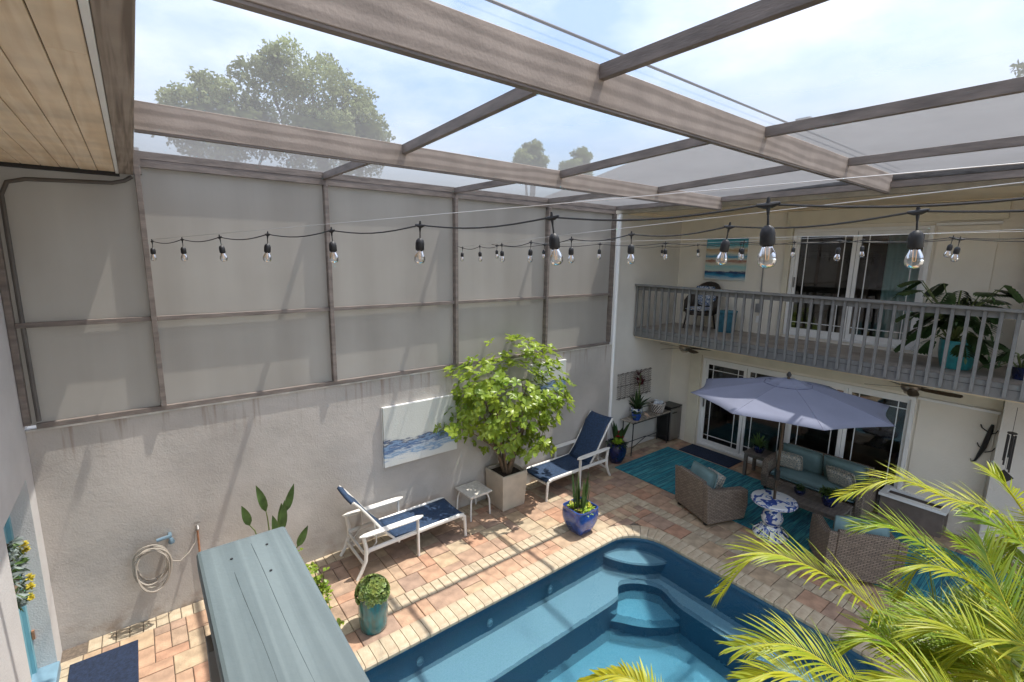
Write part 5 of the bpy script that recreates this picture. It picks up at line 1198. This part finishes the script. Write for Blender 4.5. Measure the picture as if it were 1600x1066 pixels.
FR = [
    ('A', [(3.85, 0.174, 1.371), (3.599, 0.52, 2.035), (3.403, 0.805, 2.331), (3.215, 1.049, 2.475), (3.104, 1.261, 2.459), (2.979, 1.417, 2.147)], 0.36, 0.35, 40),
    ('B', [(5.059, 0.051, 2.163), (4.806, 0.346, 2.594), (4.652, 0.611, 2.664), (4.483, 0.891, 2.746), (4.264, 1.152, 2.57)], 0.3, 0.45, 36),
    ('A', [(4.585, -0.016, 1.934), (4.314, 0.27, 2.265), (4.191, 0.528, 2.409), (4.086, 0.767, 2.532), (4.006, 0.951, 2.5)], 0.3, 0.1, 36),
    ('B', [(5.284, 0.001, 2.148), (5.128, 0.201, 2.499), (5.018, 0.34, 2.733), (5.065, 0.451, 2.816)], 0.25, 0.3, 26),
    ('C', [(2.902, 0.406, 1.968), (2.743, 0.589, 2.227), (2.626, 0.835, 2.341), (2.471, 1.065, 2.249)], 0.28, 0.3, 34),
    ('C', [(1.76, 0.962, 2.186), (1.691, 1.071, 2.43), (1.643, 1.236, 2.426), (1.573, 1.393, 2.306)], 0.13, 0.6, 30),
    ('A', [(4.167, -0.067, 1.975), (4.124, 0.156, 2.242), (4.023, 0.401, 2.41), (3.957, 0.581, 2.404), (3.965, 0.646, 2.145)], 0.32, 0.3, 36),
    ('A', [(3.482, -0.045, 1.98), (3.355, 0.127, 2.305), (3.345, 0.29, 2.423), (3.305, 0.437, 2.361)], 0.34, 0.3, 30),
    ('B', [(4.657, -0.138, 2.219), (4.57, 0.118, 2.48), (4.556, 0.283, 2.59), (4.525, 0.448, 2.643)], 0.3, 0, 32),
    ('B', [(3.845, -0.115, 1.788), (3.901, 0.055, 2.167), (3.951, 0.204, 2.428), (4.023, 0.331, 2.673)], 0.34, 0.1, 30),
    ('A', [(3.409, 0.201, 1.673), (3.279, 0.397, 2.095), (3.245, 0.583, 2.227), (3.189, 0.729, 2.108)], 0.3, 0.1, 32),
    ('B', [(3.708, -0.185, 2.148), (3.523, 0.019, 2.407), (3.451, 0.2, 2.391), (3.401, 0.322, 2.186)], 0.34, 0.3, 30),
    ('C', [(2.651, 0.474, 1.968), (2.548, 0.61, 2.218), (2.436, 0.786, 2.324), (2.311, 0.931, 2.245)], 0.25, 0.4, 30),
    ('B', [(5.158, -0.24, 1.786), (5.096, 0.022, 2.164), (5.074, 0.206, 2.333), (4.909, 0.303, 2.188)], 0.3, 0.2, 30),
    ('B', [(4.521, -0.259, 1.778), (4.449, -0.003, 2.093), (4.423, 0.204, 2.351), (4.304, 0.459, 2.498)], 0.32, 0.1, 34),
    ('A', [(4.242, 0.081, 1.172), (4.22, 0.33, 1.63), (4.244, 0.511, 1.946), (4.161, 0.719, 2.007)], 0.32, 0, 34),
    ('B', [(5.222, -0.14, 2.456), (5.02, 0.047, 2.586), (4.942, 0.214, 2.482), (4.876, 0.339, 2.234)], 0.28, 0.5, 28),
    ('B', [(4.714, -0.287, 1.181), (4.703, -0.055, 1.597), (4.616, 0.171, 1.73), (4.525, 0.425, 1.969)], 0.34, 0.1, 34),
    ('A', [(3.092, 0.011, 2.02), (2.924, 0.203, 2.288), (2.888, 0.371, 2.335), (2.822, 0.527, 2.229)], 0.3, 0.3, 30),
    ('B', [(4.655, -0.095, 1.282), (4.915, -0.128, 1.469), (5.143, -0.148, 1.596), (5.333, -0.155, 1.656)], 0.352232, 0.0101518, 30),
    ('B', [(4.319, -0.024, 1.268), (4.52, -0.031, 1.363), (4.688, -0.022, 1.416), (4.821, 0.005, 1.423)], 0.306907, 0.0863005, 30),
    ('B', [(3.514, -0.022, 2.121), (3.531, 0.101, 2.151), (3.509, 0.247, 2.156), (3.447, 0.42, 2.132)], 0.351635, 0.268004, 30),
    ('B', [(3.441, 0.139, 1.863), (3.552, 0.199, 1.938), (3.63, 0.276, 1.978), (3.672, 0.372, 1.978)], 0.260177, 0.304992, 30),
    ('B', [(4.628, 0.224, 1.532), (4.831, 0.23, 1.693), (4.997, 0.253, 1.801), (5.124, 0.294, 1.85)], 0.356148, 0.188728, 30),
    ('B', [(4.947, -0.068, 1.582), (5.1, 0.002, 1.851), (5.21, 0.088, 2.044), (5.273, 0.191, 2.152)], 0.349374, 0.104576, 30),
    ('B', [(3.612, 0.103, 2.254), (3.588, 0.252, 2.26), (3.523, 0.428, 2.246), (3.414, 0.635, 2.212)], 0.320311, 0.00118409, 30),
    ('B', [(4.031, -0.069, 2.011), (4.222, -0.058, 2.15), (4.382, -0.033, 2.244), (4.508, 0.006, 2.285)], 0.291579, 0.168426, 30),
    ('B', [(5.029, -0.067, 1.676), (4.902, 0.171, 1.72), (4.722, 0.445, 1.736), (4.485, 0.755, 1.72)], 0.344488, 0.00632364, 30),
    ('B', [(4.493, -0.139, 1.763), (4.471, 0.003, 1.746), (4.405, 0.176, 1.713), (4.293, 0.381, 1.662)], 0.278092, 0.334313, 30),
    ('B', [(4.505, 0.163, 1.137), (4.734, 0.145, 1.28), (4.928, 0.143, 1.371), (5.083, 0.158, 1.405)], 0.295479, 0.183646, 30),
    ('B', [(4.751, -0.11, 1.816), (4.956, -0.089, 2.05), (5.124, -0.055, 2.217), (5.252, -0.005, 2.31)], 0.263663, 0.33103, 30),
    ('B', [(4.04, 0.253, 1.744), (4.25, 0.247, 1.878), (4.429, 0.256, 1.965), (4.572, 0.28, 2.001)], 0.35242, 0.1908, 30),
    ('B', [(3.616, 0.113, 2.132), (3.604, 0.251, 2.131), (3.552, 0.416, 2.111), (3.458, 0.61, 2.071)], 0.328917, 0.348854, 30),
]
for k, P_, L_, tn, nl in FR: frond(palms[k], P_, L_, tn, int(nl*1.5))
for k, t in palms.items():
    g = G(); b = V(t.location)
    for f_ in FR:
        if f_[0] == k: e = V(f_[1][0])-b; g.tube([(e.x*.08, e.y*.08, 0), (e.x*.2, e.y*.2, e.z*.4), (e.x*.55, e.y*.55, e.z*.75), tuple(e)], [.03, .024, .017, .011], 6)
    g.obj('stems', stemg, t, smooth=True)
g = G(); sp = [V(p)-V(palms['A'].location) for p in [(3.848, 0.282, 1.267), (3.929, 0.392, 1.754), (4.0, 0.505, 2.216), (4.054, 0.613, 2.6)]]; g.tube([V((.05, 0, 0))]+sp, [.02, .012, .009, .006, .002], 6); g.obj('spear_leaf', stemg, palms['A'], smooth=True)

# ------------------------------------------------------------------ trees beyond the screens
def far_tree(label, loc, h, crowns, nleaf, ls, cat='tree'):
    t = thing('far_tree', label, cat, loc)
    g = G(); g.tube([(0, 0, 0), (.1, 0, h*.3), (0, .1, h*.6), (.1, 0, h*.85)], [.28, .22, .15, .06], 8)
    for c in crowns:
        x, y, z = c[:3]; g.tube([(0, 0, h*.35), (x*.5, y*.5, (h*.35+z)*.55), (x, y, z)], [.12, .08, .03], 6)
    g.obj('trunk', bark, t, smooth=True)
    g = G(); crowns = list(crowns)
    for c in list(crowns):
        for k in range(9):
            d_ = rnd_dir(-.1, 1); crowns.append((c[0]+d_.x*c[3]*.95, c[1]+d_.y*c[3]*.95, c[2]+d_.z*c[3]*.9, c[3]*random.uniform(.22, .42)))
    crowns = [(x, y, z, rr*.82) for x, y, z, rr in crowns]; tot = sum(c[3]**2 for c in crowns)
    for x, y, z, r in crowns:
        for k in range(int(nleaf*r*r/tot)):
            d_ = rnd_dir(-.6, 1); rr = r*random.uniform(.35, 1.0)**.6*(1+.18*sin(d_.x*7+z)*cos(d_.z*6)); c = V((x, y, z))+V((d_.x*rr, d_.y*rr, d_.z*rr*.85))
            for j in range(3): q_ = c+rnd_dir()*.14; d1 = rnd_dir()*ls*.5; d2 = rnd_dir()*ls*.32; g.add([q_-d1, q_-d2, q_+d1, q_+d2], [(0, 1, 2, 3)])
    g.obj('crown', leaf_far, t)
    return t
random.seed(11)
far_tree('broad feathery tree rising beyond the frosted screens on the left', (6.2, 20, 0), 11, [(-.3, 0, 10.6, 1.6), (-1.7, 0, 10.1, 1.2), (1.3, 0, 9.7, 1.3), (2.1, 0, 8.8, 1.0), (.2, 0, 8.9, 1.6), (-1.2, 0, 8.6, 1.3), (.3, .3, 7.6, 2.0)], 7500, .17)
far_tree('lower hazy tree left of the broad tree beyond the screens', (2.6, 20, 0), 9, [(-.8, 0, 8.9, .7), (0, 0, 9.3, .9), (.8, 0, 8.8, .9), (0, .2, 8.0, 1.4), (1.6, 0, 8.2, .9)], 3600, .17)
far_tree('small treetop just above the second beam', (17.2, 20.5, 0), 10, [(0, 0, 9.8, .5), (-.5, 0, 9.3, .5), (.3, 0, 9.2, .6)], 1100, .2)
far_tree('small dark treetop right of the other small one above the second beam', (20.4, 20, 0), 10, [(0, 0, 9.9, .5), (-.6, 0, 9.2, .6), (.2, 0, 9.0, .6)], 1100, .2)
far_tree('sparse dark tree showing at the right edge above the shingle roof', (22, 2.4, 0), 11, [(0, 0, 9.8, .9), (0, .9, 9.0, .7), (0, -.8, 10.4, 1.0)], 1500, .2)
far_tree('small green treetop peeking over the roof beside the big beam', (24, 8.0, 0), 10, [(0, 0, 9.7, .6), (0, -1.2, 9.6, .6), (0, -2.2, 9.7, .5)], 1500, .2)
